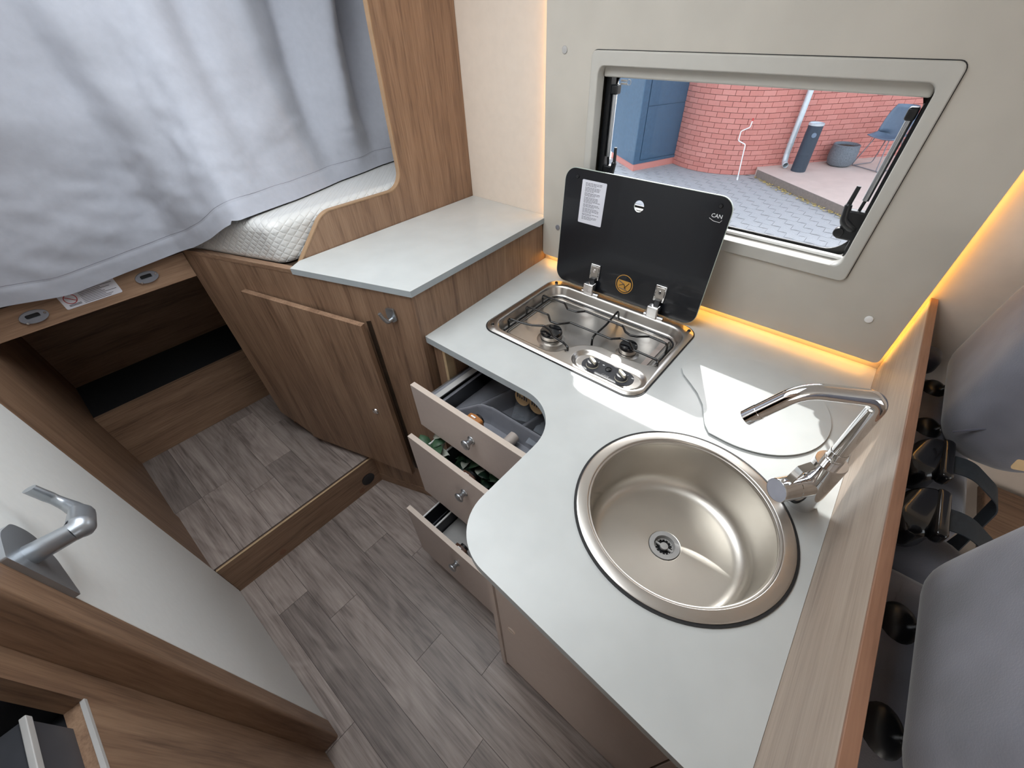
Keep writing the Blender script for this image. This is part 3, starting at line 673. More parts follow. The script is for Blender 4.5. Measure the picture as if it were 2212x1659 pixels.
# burners
for bx, by, br in ((-.578, .808, .0315), (-.366, .884, .0245)):
    bm = new(); lathe(bm, [(br * 1.35, 0), (br * 1.15, .002), (br, .003), (br * .98, .006), (br, .007), (br, .020), (br * .9, .021), (0, .021)], (bx, by, ZF + .0002), (0, 0, 1), 36); bu = obj('burner', bm, steel, hob)
    bm = new(); lathe(bm, [(br * .95, .021), (br * 1.04, .022), (br * 1.04, .026), (br * .96, .030), (br * .5, .0315), (0, .0315)], (bx, by, ZF), (0, 0, 1), 36); cpb = obj('burner_cap', bm, blackgloss, bu)
    bm = new(); lathe(bm, [(br * 1.01, .0065), (br * 1.03, .0065), (br * 1.03, .0085), (br * 1.01, .0085)], (bx, by, ZF), (0, 0, 1), 36); obj('burner_seal', bm, blackplastic, bu)
    bm = new()
    for q in range(3):
        a = .4 + q * 2 * PI / 3; cyl(bm, (bx + br * .8 * math.cos(a), by + br * .8 * math.sin(a), ZF + .0295), .0022, .0015, (0, 0, 1), 10)
    obj('cap_rivets', bm, steel, cpb)
# pan support: bent wires
ZG = WT + .015; zl = ZF + .008
def wire(pts, r=.0033, rad=.009):
    bm = new(); tube(bm, fillet(pts, rad, 4, False), r, 8); return bm
sup = obj('pan_support', wire([(-.708, .745, zl), (-.712, .99, zl), (-.69, 1.012, zl), (-.30, 1.012, zl), (-.276, .99, zl), (-.276, .86, zl)], rad=.03), blackgloss, hob)
G = lambda L: [(x, y, ZG) for x, y in L]
obj('support_wire', wire([(-.707, .765, zl)] + G([(-.707, .765), (-.655, .772), (-.628, .779), (-.598, .799), (-.570, .792), (-.545, .772), (-.505, .766), (-.484, .757)]) + [(-.482, .752, zl + .014)]), blackgloss, sup)
obj('support_wire', wire([(-.708, .851, zl)] + G([(-.708, .851), (-.624, .854), (-.598, .829), (-.572, .831), (-.547, .860), (-.412, .862), (-.392, .882), (-.363, .880), (-.338, .856), (-.271, .855), (-.262, .846)]) + [(-.262, .842, zl)]), blackgloss, sup)
obj('support_wire', wire([(-.710, .937, zl)] + G([(-.710, .937), (-.624, .939), (-.597, .916), (-.566, .919), (-.547, .940), (-.417, .938), (-.398, .918), (-.378, .911), (-.360, .917), (-.333, .939), (-.277, .936)]) + [(-.277, .936, zl)]), blackgloss, sup)
obj('support_wire', wire([(-.455, .835, zl)] + [(-.457, .838, ZG - .006), (-.460, .850, ZG - .004), (-.463, .92, ZG - .006), (-.468, 1.000, ZG + .002), (-.468, 1.010, zl)]), blackgloss, sup)
# rim screws in the corners
for x, y in ((-.733, .722), (-.734, 1.046), (-.262, 1.048)):
    bm = new(); lathe(bm, [(.0, .0012), (.0028, .0012), (.0045, .0022), (.0055, 0)], (x, y, ZT), (0, 0, 1), 16); obj('rim_screw', bm, blackgloss, hob)
# lid with tilt, edges, print, badge, hinges
TL = .095; LZ0, LZ1 = WT + .0066, 1.250
tilt = lambda bm: [setattr(v, 'co', Vector((v.co.x, v.co.y + (v.co.z - LZ0) * TL, v.co.z))) for v in bm.verts] and bm
LY = 1.073
ol = rrect(-.757, -.262, LZ0, LZ1, .036, 8); hole = [(-.505 + .0150 * math.cos(2 * PI * k / 24), 1.186 + .0150 * math.sin(2 * PI * k / 24)) for k in range(24)]
lid = obj('lid', tilt(prism(new(), ol, LY + .0004, LY + .0046, 'y', [hole])), glassedge, hob, label='open black glass lid')
il = offset(ol, .0012)
if abs(il[0][0] + .263) > .01: il = offset(ol, -.0012)
obj('lid_face', tilt(prism(new(), il, LY - .0002, LY + .0003, 'y', [hole])), lidblack, lid); obj('lid_back', tilt(prism(new(), il, LY + .0047, LY + .0052, 'y', [hole])), lidblack, lid)
obj('label', tilt(prism(new(), rrect(-.695, -.613, 1.106, 1.224, .003, 3), LY - .0008, LY - .0003, 'y')), paper, lid)
bm = new(); rnd = random.Random(3); z = 1.217
for para in (3, 4, 3, 5, 3, 4, 2, 3):
    for q in range(para):
        x = -.683; xe = -.625 - rnd.random() * .010 - (.02 if q == para - 1 else 0)
        while x < xe:
            l = rnd.uniform(.004, .010); box(bm, x, min(x + l, xe), LY - .0011, LY - .0009, z - .0011, z); x += l + .0016
        z -= .0034
    z -= .0014
obj('label_print', tilt(bm), ink, lid)
bm = new()
for x in (-.713, -.293): lathe(bm, [(0, .004), (.004, .004), (.0055, .002), (.0055, 0)], (x, LY, 1.228), (0, -1, 0), 16)
obj('bumpers', tilt(bm), rubber, lid)
obj('lid_brand', tilt(text_mesh('CAN', .013, lambda u, v, w_: Vector((-.295 + u, LY - .0006 - w_, 1.204 + v)))), white_m, lid, None)
bm = new(); tube(bm, [(-.312, LY - .0006, 1.197), (-.300, LY - .0006, 1.192), (-.284, LY - .0006, 1.191), (-.280, LY - .0006, 1.197)], .0005, 6); obj('lid_swoosh', tilt(bm), white_m, lid)
# round badge, gold-toned with dark strokes
bc = (-.5, .962)
bm = new(); lathe(bm, [(.0275, 0), (.0295, 0), (.0295, .0006), (.0275, .0006), (.0275, 0)], (bc[0], LY - .0002, bc[1]), (0, -1, 0), 32); bd = obj('badge', tilt(bm), gold, lid, label='round gold-toned badge')
bm = new(); cp_ = [(bc[0] + .0235 * math.cos(math.radians(a)), bc[1] - .001 + .0235 * math.sin(math.radians(a))) for a in range(150, 391, 10)]; prism(bm, cp_, LY - .0008, LY - .0004, 'y'); obj('badge_fill', tilt(bm), gold, bd)
bm = new()
for a, b in (((-.010, .004), (.0, .0)), ((.0, .0), (.004, -.008)), ((.0, .0), (-.009, -.004)), ((.001, -.007), (.009, .004)), ((-.008, -.008), (.008, -.010))):
    tube(bm, [(bc[0] + a[0] * 1.8, LY - .0009, bc[1] + a[1] * 1.8), (bc[0] + b[0] * 1.8, LY - .0009, bc[1] + b[1] * 1.8)], .0011, 6)
obj('badge_print', tilt(bm), blackplastic, bd)
for hx in (-.606, -.381):
    hg = obj('hinge', B(hx - .018, hx + .018, 1.040, 1.064, WT + .004, WT + .042, .004, 3), chrome, hob)
    obj('hinge_plate', tilt(B(hx - .017, hx + .017, LY - .006, LY - .0005, WT + .046, WT + .096, .002)), chrome, hg)
    obj('hinge_inset', tilt(B(hx - .013, hx + .013, LY - .0072, LY - .0058, WT + .054, WT + .090, .0005)), steel, hg)
    bm = new(); lathe(bm, [(0, .0012), (.003, .0012), (.0035, .0025), (.0048, .0025), (.0052, 0)], (hx, LY - .0072, WT + .076), (0, -1, 0), 18); obj('hinge_screw', tilt(bm), chrome, hg)
    obj('hinge_arm', B(hx - .008, hx + .010, 1.062, 1.074, WT + .012, WT + .055, .002), blackplastic, hg)
    bm = new(); cyl(bm, (hx - .026, 1.050, WT + .008), .0066, .062, (1, 0, 0), 18, .001); obj('hinge_pin', bm, chrome, hg)

# ================================================================== SINK
sk = thing('round_sink', (SX, SY, WT), 'round stainless steel sink set into the worktop', 'sink')
bm = new(); lathe(bm, [(SR + .0045, .0001), (SR + .0045, .0024), (SR - .006, .0022)], (SX, SY, WT), seg=96); obj('gasket', bm, rubber, sk)
bm = new(); lathe(bm, [(SR, .0015), (SR - .0005, .0035), (SR - .004, .0052), (SR - .0195, .0052), (SR - .0215, .0042), (SR - .0225, .0018), (SR - .0255, .0014), (SR - .0265, .0002), (SR - .0270, -.003)], (SX, SY, WT), seg=96); obj('rim', bm, steel, sk, 50)
BR = SR - .0270
prof = [(BR, -.003), (BR - .0015, -.006), (BR - .002, -.02), (BR - .007, -.095)]
for k in range(1, 10): a = k / 9 * PI / 2; prof.append((BR - .007 - .030 + .030 * math.cos(a), -.095 - .034 * math.sin(a)))
prof += [(.09, -.1315), (.034, -.134), (.0315, -.1350), (.030, -.137)]
bm = new(); lathe(bm, prof, (SX, SY, WT), seg=96); obj('bowl', bm, sinksteel, sk, 60)
dz = WT - .1345
bm = new(); lathe(bm, [(.0315, 0), (.031, .0018), (.0215, .0022), (.0205, 0), (.0200, -.012)], (SX, SY, dz), seg=48); dr0 = obj('drain_ring', bm, lightgrey, sk)
bm = new(); lathe(bm, [(.0200, -.012), (0, -.012)], (SX, SY, dz), seg=32); obj('drain_cup', bm, blackplastic, dr0)
bm = new(); lathe(bm, [(.0200, -.008), (.0170, -.007), (.0170, -.009)], (SX, SY, dz), seg=32)
for k in range(14):
    a = 2 * PI * k / 14; tube(bm, [(SX + .0195 * math.cos(a), SY + .0195 * math.sin(a), dz - .007), (SX + .0145 * math.cos(a), SY + .0145 * math.sin(a), dz - .0075)], .0011, 6)
obj('strainer', bm, lightgrey, dr0)
obj('strainer_bar', B(SX - .019, SX + .019, SY - .002, SY + .002, dz - .009, dz - .005), lightgrey, dr0)
bm = new(); lathe(bm, [(.008, -.008), (.008, -.002), (.0, -.001)], (SX, SY, dz), seg=24); obj('strainer_cap', bm, lightgrey, dr0)

# ---- sink cover lying on the worktop
tip = [(-.209, .878), (-.196, .858), (-.168, .836), (-.140, .812), (-.114, .780), (-.098, .745), (-.086, .722), (-.070, .704)]
circ = [(-.030 + .164 * math.cos(a), .866 + .164 * math.sin(a)) for a in [math.radians(-96 + 5.2 * k) for k in range(38)]]
tail = [(-.085, 1.020), (-.130, 1.002), (-.170, .970), (-.197, .930), (-.208, .900)]
covo = tip + circ[1:] + tail
cov = thing('sink_cover', (-.03, .86, WT), 'white wavy-edged sink cover board lying on the worktop in the sunlight', 'board')
obj('board', prism(new(), covo, WT + .0022, WT + .0052, 'z'), top_m, cov, 30); obj('underside_layer', prism(new(), offset(covo, .0012), WT + .0002, WT + .0022, 'z'), rubber, cov, 30)  # thin black layer, slightly inset below the board

# ================================================================== TAP
FX, FY = .128, .650
fa = thing('mixer_tap', (FX, FY, WT), 'chrome mixer tap with an angular swivel spout beside the sink', 'tap')
bm = new(); lathe(bm, [(.0275, 0), (.0275, .003), (.0262, .005), (.0255, .06), (.0255, .088), (.0250, .0885), (.0250, .0895), (.0255, .090), (.0255, .1175), (.0245, .1195), (.0, .1195)], (FX, FY, WT), seg=40); obj('body', bm, chrome, fa)
bm = new(); lathe(bm, [(.0150, 0), (.0150, .012), (.0138, .013), (.0138, .026), (.0128, .027)], (FX, FY, WT + .1195), seg=32); obj('collar', bm, chrome, fa)
hd = Vector((-.052, -.071, 0)).normalized()
sd = Vector((-.85, -.44, 0)).normalized()
zt = 1.166; b0 = Vector((FX, FY, zt)); b1 = b0 + sd * .105; b2 = b1 + sd * .044 + Vector((0, 0, -.056))
sp = fillet([(FX, FY, WT + .135), tuple(b0), tuple(b1), tuple(b2)], [0, .022, .055, 0], 10, False)
bm = new(); tube(bm, sp, .0126, 24); obj('spout', bm, chrome, fa)
e1 = Vector(sp[-1]); t_ = (Vector(sp[-1]) - Vector(sp[-2])).normalized()
bm = new(); lathe(bm, [(.0129, -.001), (.0132, 0), (.0132, .021), (.0118, .0222), (.0105, .0215), (.0100, .016), (0, .016)], tuple(e1), tuple(t_), 28); obj('aerator', bm, chrome, fa)
hc = Vector((FX, FY, WT + .058))
bm = new(); lathe(bm, [(.0215, .018), (.0215, .048), (.0208, .0485), (.0208, .050), (.0218, .0505), (.0218, .0830), (.0205, .0845)], tuple(hc), tuple(hd + Vector((0, 0, .10))), 36); hs_ = obj('valve_housing', bm, chrome, fa)
cd = (hd + Vector((0, 0, .10))).normalized(); cc = hc + cd * .0840
bm = new(); lathe(bm, [(.0205, 0), (.0, .0006)], tuple(cc), tuple(cd), 36); obj('housing_cap', bm, plain('cap_grey', srgb(186, 188, 200), .4), hs_)
side = cd.cross(Vector((0, 0, 1))).normalized(); up = side.cross(cd).normalized()
A_ = cc - cd * .010 + up * .012; B_ = A_ + up * .042 - cd * .006; C_ = B_ + up * .006 - cd * .022
bm = new(); loops = []
for p, n1 in ((A_, cd), (B_, (cd + up).normalized()), (C_, up)): loops.append([p + side * a + n1 * b for a, b in ((-.0065, -.002), (.0065, -.002), (.0065, .002), (-.0065, .002))])
loft(bm, loops, True, True); obj('lever', bm, chrome, fa)

# ================================================================== BED
bb = thing('bed_base', (-1.9, .3, UF), 'wooden bed frame with a rail, sticker and two grey ladder brackets', 'bed frame')
obj('front_rail', B(-1.676, -1.658, -.58, .266, .958, 1.038), wood_y, bb)
obj('slat_board', prism(new(), [(-1.66, -.58), (-1.66, .285), (-1.272, .425), (-1.28, 1.185), (-2.41, 1.185), (-2.41, -.58)], 1.028, 1.042, 'z'), darkwood, bb)
obj('low_panel', B(-2.016, -2.0, -.25, .62, UF, .452), wood_y, bb); obj('void_sheet', B(-2.30, -2.016, -.25, .62, .438, .450), voidblack, bb)  # black sheet standing in for the dark void behind the low panel
obj('back_board', B(-2.316, -2.30, -.25, .62, .45, 1.028), wood_y, bb)
obj('end_board', prism(new(), [(-1.70, .300), (-1.74, .62), (-2.30, .62), (-2.30, .60), (-1.76, .60), (-1.715, .300)], UF, 1.028, 'z'), wood_v, bb)
for y, z in ((.145, 1.003), (-.128, .997)):
    ov = [(y + .030 * math.cos(a) * (1 if abs(math.cos(a)) < .6 else 1), z + .017 * math.sin(a)) for a in [2 * PI * k / 28 for k in range(28)]]
    sl = rrect(y - .016, y + .014, z - .003, z + .009, .004, 3)
    bm = new(); prism(bm, ov, -1.6578, -1.652, 'x', [sl]); br_ = obj('ladder_bracket', bm, greypl, bb)
    bm = new(); prism(bm, sl, -1.6578, -1.6565, 'x'); obj('slot', bm, blackplastic, br_)
    for a, b in ((-.020, -.011), (.024, .003)):
        bm = new(); cyl(bm, (-1.652, y + a, z + b), .003, .0015, (1, 0, 0), 12); obj('screw', bm, chrome, br_)
stk = obj('warning_sticker', prism(new(), rrect(-.062, .072, .984, 1.034, .004, 3), -1.6578, -1.6572, 'x'), paper, bb, label='white warning sticker with a red prohibition sign')
bm = new(); lathe(bm, [(.0125, 0), (.0145, 0), (.0145, .0004), (.0125, .0004), (.0125, 0)], (-1.6571, -.040, 1.010), (1, 0, 0), 28); tube(bm, [(-1.6569, -.050, 1.0185), (-1.6569, -.030, 1.0015)], .0011, 6); obj('prohibition_sign', bm, redink, stk)
bm = new(); rnd = random.Random(8)
for k in range(10): box(bm, -1.6571, -1.6568, -.018, .030 + rnd.random() * .035, 1.027 - k * .0042 - .0012, 1.027 - k * .0042)
for k in range(2): box(bm, -1.6571, -1.6568, -.052, -.024, .990 + k * .003, .9915 + k * .003)
obj('sticker_print', bm, ink, stk)

mo = fillet([(-1.648, -.57), (-1.648, .292), (-1.284, .420), (-1.282, 1.183), (-2.40, 1.183), (-2.40, -.57)], [0, .06, .045, .045, .045, .045], 8)
bm = new(); loops = [[(x, y, z) for x, y in offset(mo, d)] for d, z in ((.012, 1.0435), (.002, 1.050), (0, 1.065), (.0, 1.135), (.004, 1.150), (.013, 1.160), (.026, 1.1645), (.036, 1.1655))]
loft(bm, loops, True, True)
mt = thing('mattress', (-1.9, .3, 1.043), 'white quilted mattress still wrapped in clear film', 'mattress'); obj('mattress_body', bm, quilt, mt, 50)
# ---- curtain hanging in front of the bed
bot = [(-1.68, -.56, 1.035), (-1.650, -.30, 1.045), (-1.632, -.163, 1.052), (-1.630, -.036, 1.030), (-1.632, .138, 1.043), (-1.626, .255, 1.054), (-1.575, .292, 1.070), (-1.490, .322, 1.105), (-1.405, .352, 1.150), (-1.360, .385, 1.172), (-1.372, .430, 1.1715), (-1.400, .573, 1.170), (-1.466, .776, 1.170), (-1.522, 1.014, 1.170), (-1.540, 1.175, 1.170)]
def resample(pts, n):
    P = [Vector(p) for p in pts]; L = [0]
    for a, b in zip(P, P[1:]): L.append(L[-1] + (b - a).length)
    o = []
    for k in range(n):
        t = L[-1] * k / (n - 1); i = max(j for j in range(len(L)) if L[j] <= t + 1e-9); i = min(i, len(P) - 2); f = (t - L[i]) / (L[i + 1] - L[i]); o.append(P[i].lerp(P[i + 1], f))
    for _ in range(4): o = [o[0]] + [(o[i - 1] + o[i] * 2 + o[i + 1]) / 4 for i in range(1, n - 1)] + [o[-1]]
    return o
NU, NV = 220, 90
bl = resample(bot, NU)
folds = [(.10, .030, .020), (.30, .035, .028), (.455, .045, .022), (.50, .03, -.016), (.60, .028, .030), (.655, .02, -.02), (.74, .03, .024), (.80, .022, -.04), (.86, .025, .055), (.91, .018, -.05), (.955, .02, .05)]
def curtain_pt(i, j, out=0.0):
    u = i / (NU - 1); v = j / (NV - 1)      # v = 0 at the hem
    b = bl[i]; top = Vector((-1.60 + .02 * math.sin(u * 40), -.56 + 1.74 * (u ** .92), 1.975))
    e = min(1, v * 1.0); p = b.lerp(top, e); k = 3 * v * v - 2 * v ** 3; p.x = b.x + (top.x - b.x) * (1 - (1 - v) ** 2.2); p.y = b.y + (top.y - b.y) * (.35 * v + .65 * k)
    f = 0
    for c, w_, a in folds: f += a * math.exp(-((u - c + .02 * math.sin(v * 3 + c * 9)) / w_) ** 2)
    f *= (.25 + .9 * min(1, v * 1.6))
    f += .004 * math.sin(u * 70 + 3 * v) * v
    n1 = noise.noise(Vector((u * 14, v * 9, 1.3))); n2 = noise.noise(Vector((u * 34 + v * 20, v * 16 - u * 9, 4.1)))
    f += .010 * n1 * (1 - .3 * v) + .0055 * n2 * max(.15, 1 - 1.3 * v)
    f += .006 * max(0, noise.noise(Vector((u * 26 + v * 6, v * 40 - u * 12, 7.7)))) ** 1.0 * max(0, 1 - 2.0 * v)
    a = bl[max(i - 3, 0)]; c_ = bl[min(i + 3, NU - 1)]; t = (c_ - a); t.z = 0; t.normalize(); nn = Vector((t.y, -t.x, 0)); nn = (nn * (1 - v) + Vector((1, 0, 0)) * v).normalized()
    if v < .06 and b.z > 1.16: p.z = max(p.z, 1.1695)
    return p + nn * (f * min(1, .15 + v * 6) + out)
cu = thing('curtain', (-1.6, .3, 1.03), 'grey fabric curtain hanging in front of the bed', 'curtain')
bm = new(); loft(bm, [[curtain_pt(i, j) for i in range(NU)] for j in range(NV)], closed=False)
co = obj('drape', bm, curtain_m, cu, None)
for f in co.data.polygons: f.use_smooth = True
md = co.modifiers.new('thickness', 'SOLIDIFY'); md.thickness = .0016
bm = new(); loft(bm, [[curtain_pt(i, j, .0028) for i in range(NU)] for j in range(0, 5)] + [[curtain_pt(i, 5, .0002) for i in range(NU)]], closed=False)
ho = obj('hem', bm, curtain_m, cu, None)
for f in ho.data.polygons: f.use_smooth = True
bm = new(); tube(bm, [curtain_pt(i, 5, .0012) for i in range(NU)], .0008, 5); obj('hem_stitching', bm, fabric, cu)
bm = new()
tube(bm, [(-1.60, -.57, 1.982), (-1.60, 1.18, 1.982)], .008, 8); obj('track', bm, alu, cu)

# ================================================================== SEATS
sb = thing('bench_seat', (.45, .5, .0), 'grey velour bench seat behind the low wooden divider', 'bench')
obj('seat_box', B(.215, .74, -.20, 1.16, 0, .34, .02), wood_y, sb)
bm = new(); rbox(bm, (.50, .48, .40), (.27, .66, .07), .05); obj('seat_cushion', bm, fabric, sb)
bm = new(); rbox(bm, (.285, .93, .655), (.075, .225, .305), .06, 7); obj('backrest', bm, fabric, sb)
bm = new(); rbox(bm, (.285, .325, .655), (.075, .260, .305), .06, 7); obj('backrest', bm, fabric, sb)
bm = new(); rbox(bm, (.300, .645, .640), (.075, .062, .300), .05, 6); obj('backrest_bolster', bm, fabric, sb)
def headrest(y0, lab):
    t = thing('headrest', (.34, y0, .97), lab, 'headrest', 'headrests of the bench')
    def shape(p):
        k = (p.z + .15) / .30; q = p.copy(); q.y *= 1 - .22 * max(0, k - .15) ** 1.5; q.x += .012 * k - .02 * (abs(p.y) / .17) ** 2 * 0; return q
    bm = new(); rbox(bm, (.345, y0, 1.110), (.085, .178, .150), .078, 10, shape); c = obj('cushion', bm, fabric, t, 80)
    bm = new(); pts = []
    for k in range(25):
        a = PI * k / 24; pts.append((.275 + .16 * k / 24, y0 - .166 + .004 * math.sin(a), 1.03 + .075 * math.sin(a * .62)))
    tube(bm, pts, .0022, 6); obj('seam', bm, fabric2, c)
    for dy_ in (-.075, .075):
        bm = new(); tube(bm, [(.283, y0 + dy_, .945), (.298, y0 + dy_, 1.02)], .006, 12); ps = obj('post', bm, chrome, t)
        bm = new(); lathe(bm, [(.0, .016), (.010, .016), (.017, .013), (.023, .005), (.025, 0)], (0, 0, 0), (0, 0, 1), 24)
        for v in bm.verts: v.co = Vector((.272 + v.co.x * 1.0, y0 + dy_ + v.co.y * 1.45, .952 + v.co.z * 1.1))
        obj('post_guide', bm, blackplastic, ps)
headrest(1.008, 'grey velour headrest next to the window wall'); headrest(.395, 'large grey velour headrest nearest the sink end of the divider')
# belt guides with straps
for k, (y, lab) in enumerate(((.80, 'black belt guide with strap next to the window-side headrest'), (.665, 'black belt guide with strap next to the near headrest'))):
    t = thing('seat_belt', (.26, y, .95), lab, 'seat belt', 'seat belts between the headrests')
    def leaf(p): q = p.copy(); q.y *= 1 - .35 * max(0, -p.x / .034); q.x += .25 * p.y; return q
    bm = new(); rbox(bm, (.262, y, .972), (.030, .058, .034), .022, 6, leaf); g = obj('guide_housing', bm, blackgloss, t, 80)
    bm = new(); rbox(bm, (.285, y, .996), (.010, .052, .014), .009, 5); obj('guide_lip', bm, blackgloss, g, 80)
    pts = fillet([(.270, y, .992), (.318, y - .006, 1.006), (.372, y - .012, .975), (.388, y - .014, .85), (.392, y - .016, .55)], .035, 8, False)
    bm = new(); loops = []
    for i, p in enumerate(pts):
        p = Vector(p); tt = (Vector(pts[min(i + 1, len(pts) - 1)]) - Vector(pts[max(0, i - 1)])).normalized(); s_ = Vector((0, 1, 0)); n_ = tt.cross(s_).normalized()
        loops.append([p + s_ * a + n_ * b for a, b in ((-.023, -.0008), (.023, -.0008), (.023, .0008), (-.023, .0008))])
    loft(bm, loops, True, True); obj('strap', bm, webbing, t)
bm = new(); prism(bm, fillet([(0, 0), (.040, .004), (.044, .016), (.004, .014)], .003, 3), 0, .0015, 'z')
for v in bm.verts: v.co = Vector((.345 + v.co.x, .792 + v.co.y + v.co.z, 1.035 + v.co.y * .8 + v.co.x * .2))
tag(obj('fabric_tag', bm, leather), 'small tan tag under the window-side headrest', 'tag')
tb = thing('dinette_table', (.95, .75, 0), 'brown wooden table in front of the bench seat', 'table')
obj('table_top', B(.50, 1.30, .56, 1.17, .690, .715, .004), wood_x, tb); bm = new(); cyl(bm, (.95, .85, 0), .03, .69, (0, 0, 1), 20); obj('leg', bm, alu, tb)
tag(obj('seat_cover_flap', rbox(new(), (.232, 1.145, .985), (.030, .030, .028), .02, 5), fabric2), 'dark grey cushion end against the wall behind the window-side headrest', 'cushion')

# ================================================================== OUTSIDE
GZ = -.60
gr = structE('ground', (-1.5, 7, GZ - .05), 'grey interlocking paving outside the window')
obj('bedding', B(-9, 6, 1.8, 14, GZ - .08, GZ - .006), sand_m, gr)
pw, ph = .24, .165
def paver_outline(): 
    o = []
    for k in range(9): o.append((-pw / 2 + pw * k / 8, -ph / 2 + .016 * math.sin(2 * PI * k / 8)))
    for k in range(9): o.append((pw / 2 - pw * k / 8, ph / 2 + .016 * math.sin(2 * PI * (8 - k) / 8)))
    return [(x * .98, y * .97) for x, y in o]
bm = new(); prism(bm, paver_outline(), -.05, 0, 'z'); finish(bm); pm = bpy.data.meshes.new('paver'); bm.to_mesh(pm); bm.free(); pm.materials.append(paver_m)
cells = []
ny = 0; y = 4.6
while y < 9.4:
    x = -5.2 + (ny % 2) * pw / 2
    while x < 1.6:
        cells.append((x, y)); x += pw
    y += ph; ny += 1
vis = [c for c in cells if -3.7 + (c[1] - 5) * -.15 < c[0] < .15 and 5.6 < c[1] < 8.9]
vis.sort(key=lambda c: c[1]); near = set(vis[:300]); rnd = random.Random(5)
for c in vis[:300]:
    o = bpy.data.objects.new('paver', pm); COL.objects.link(o); o.parent = gr; o.location = Vector((c[0], c[1], GZ + rnd.uniform(-.003, .002))) - gr.location; o.rotation_euler = (0, 0, rnd.uniform(-.01, .01))
bm = new(); po = paver_outline()
for c in cells:
    if c in near: continue
    z = GZ + rnd.uniform(-.003, .002); bm.faces.new([bm.verts.new((c[0] + px_, c[1] + py_, z)) for px_, py_ in po])
o = obj('paver_field', bm, paver_m, gr, None); o['kind'] = 'stuff'

# brick walls
bl_, bh_, bt_ = .205, .076, .10
bm = new(); box(bm, -bl_ / 2 + .0035, bl_ / 2 - .0035, -bt_ / 2, bt_ / 2, -bh_ / 2 + .0035, bh_ / 2 - .0035); finish(bm); bk = bpy.data.meshes.new('brick'); bm.to_mesh(bk); bm.free(); bk.materials.append(brick_m)
CXb, CYb, RB = -2.75, 9.43, 1.05
TAN = math.radians(-38.7)
wc = structE('wall_brick_curved', (CXb, CYb, GZ), 'rounded red brick wall outside the window')
arc = [(CXb + (RB - .012) * math.cos(a), CYb + (RB - .012) * math.sin(a)) for a in [math.radians(-175 + 137 * k / 40) for k in range(41)]]
obj('mortar_core', prism(new(), arc + [(CXb + .3, CYb + .6), (CXb - 1.0, CYb + .6)], GZ - .1, 3.0, 'z'), mortar, wc)
NC = 19; rnd = random.Random(2); step = bl_ / RB; n = 0
bf = new()
def put_brick(par, x, y, z, rz):
    o = bpy.data.objects.new('brick', bk); COL.objects.link(o); o.parent = par; o.location = Vector((x, y, z)) - par.location; o.rotation_euler = (0, 0, rz)
def add_brick(bm, x, y, z, rz):
    M_ = Matrix.Translation((x, y, z)) @ Matrix.Rotation(rz, 4, 'Z'); h = (bl_ / 2 - .0035, bt_ / 2, bh_ / 2 - .0035); v = [bm.verts.new(M_ @ Vector((sx * h[0], sy * h[1], sz * h[2]))) for sx in (-1, 1) for sy in (-1, 1) for sz in (-1, 1)]
    for f in ((0, 1, 3, 2), (4, 6, 7, 5), (0, 4, 5, 1), (2, 3, 7, 6), (0, 2, 6, 4), (1, 5, 7, 3)): bm.faces.new([v[i] for i in f])
for c in range(44):
    a = TAN - step * .5 - (step * .5 if c % 2 else 0); z = GZ + bh_ * (c + .5)
    while a > math.radians(-172):
        x, y = CXb + (RB - bt_ / 2 + rnd.uniform(-.002, .003)) * math.cos(a), CYb + (RB - bt_ / 2) * math.sin(a)
        if c < NC and a > math.radians(-122): put_brick(wc, x, y, z, a + PI / 2)
        else: add_brick(bf, x, y, z, a + PI / 2)
        a -= step
o = obj('brick_field', bf, brick_m, wc, None); o['kind'] = 'stuff'
TP = Vector((CXb + RB * math.cos(TAN), CYb + RB * math.sin(TAN))); TD = Vector((-math.sin(TAN), math.cos(TAN))); TN = Vector((math.cos(TAN), math.sin(TAN)))
ws = structE('wall_brick_straight', (TP.x, TP.y, GZ), 'straight red brick wall behind the terrace')
q0 = TP - TN * .012; q1 = q0 + TD * 6; q2 = q1 - TN * .4; q3 = q0 - TN * .4
obj('mortar_core', prism(new(), [tuple(q0), tuple(q1), tuple(q2), tuple(q3)], GZ - .1, 3.0, 'z'), mortar, ws)
bf = new(); ang = math.atan2(TD.y, TD.x)
for c in range(44):
    s_ = 0 if c % 2 else bl_ * .5; z = GZ + bh_ * (c + .5)
    while s_ < 5.9:
        p = TP + TD * s_ - TN * (bt_ / 2 - rnd.uniform(-.003, .002))
        if c < NC and s_ < 2.9: put_brick(ws, p.x, p.y, z, ang)
        else: add_brick(bf, p.x, p.y, z, ang)
        s_ += bl_
o = obj('brick_field', bf, brick_m, ws, None); o['kind'] = 'stuff'
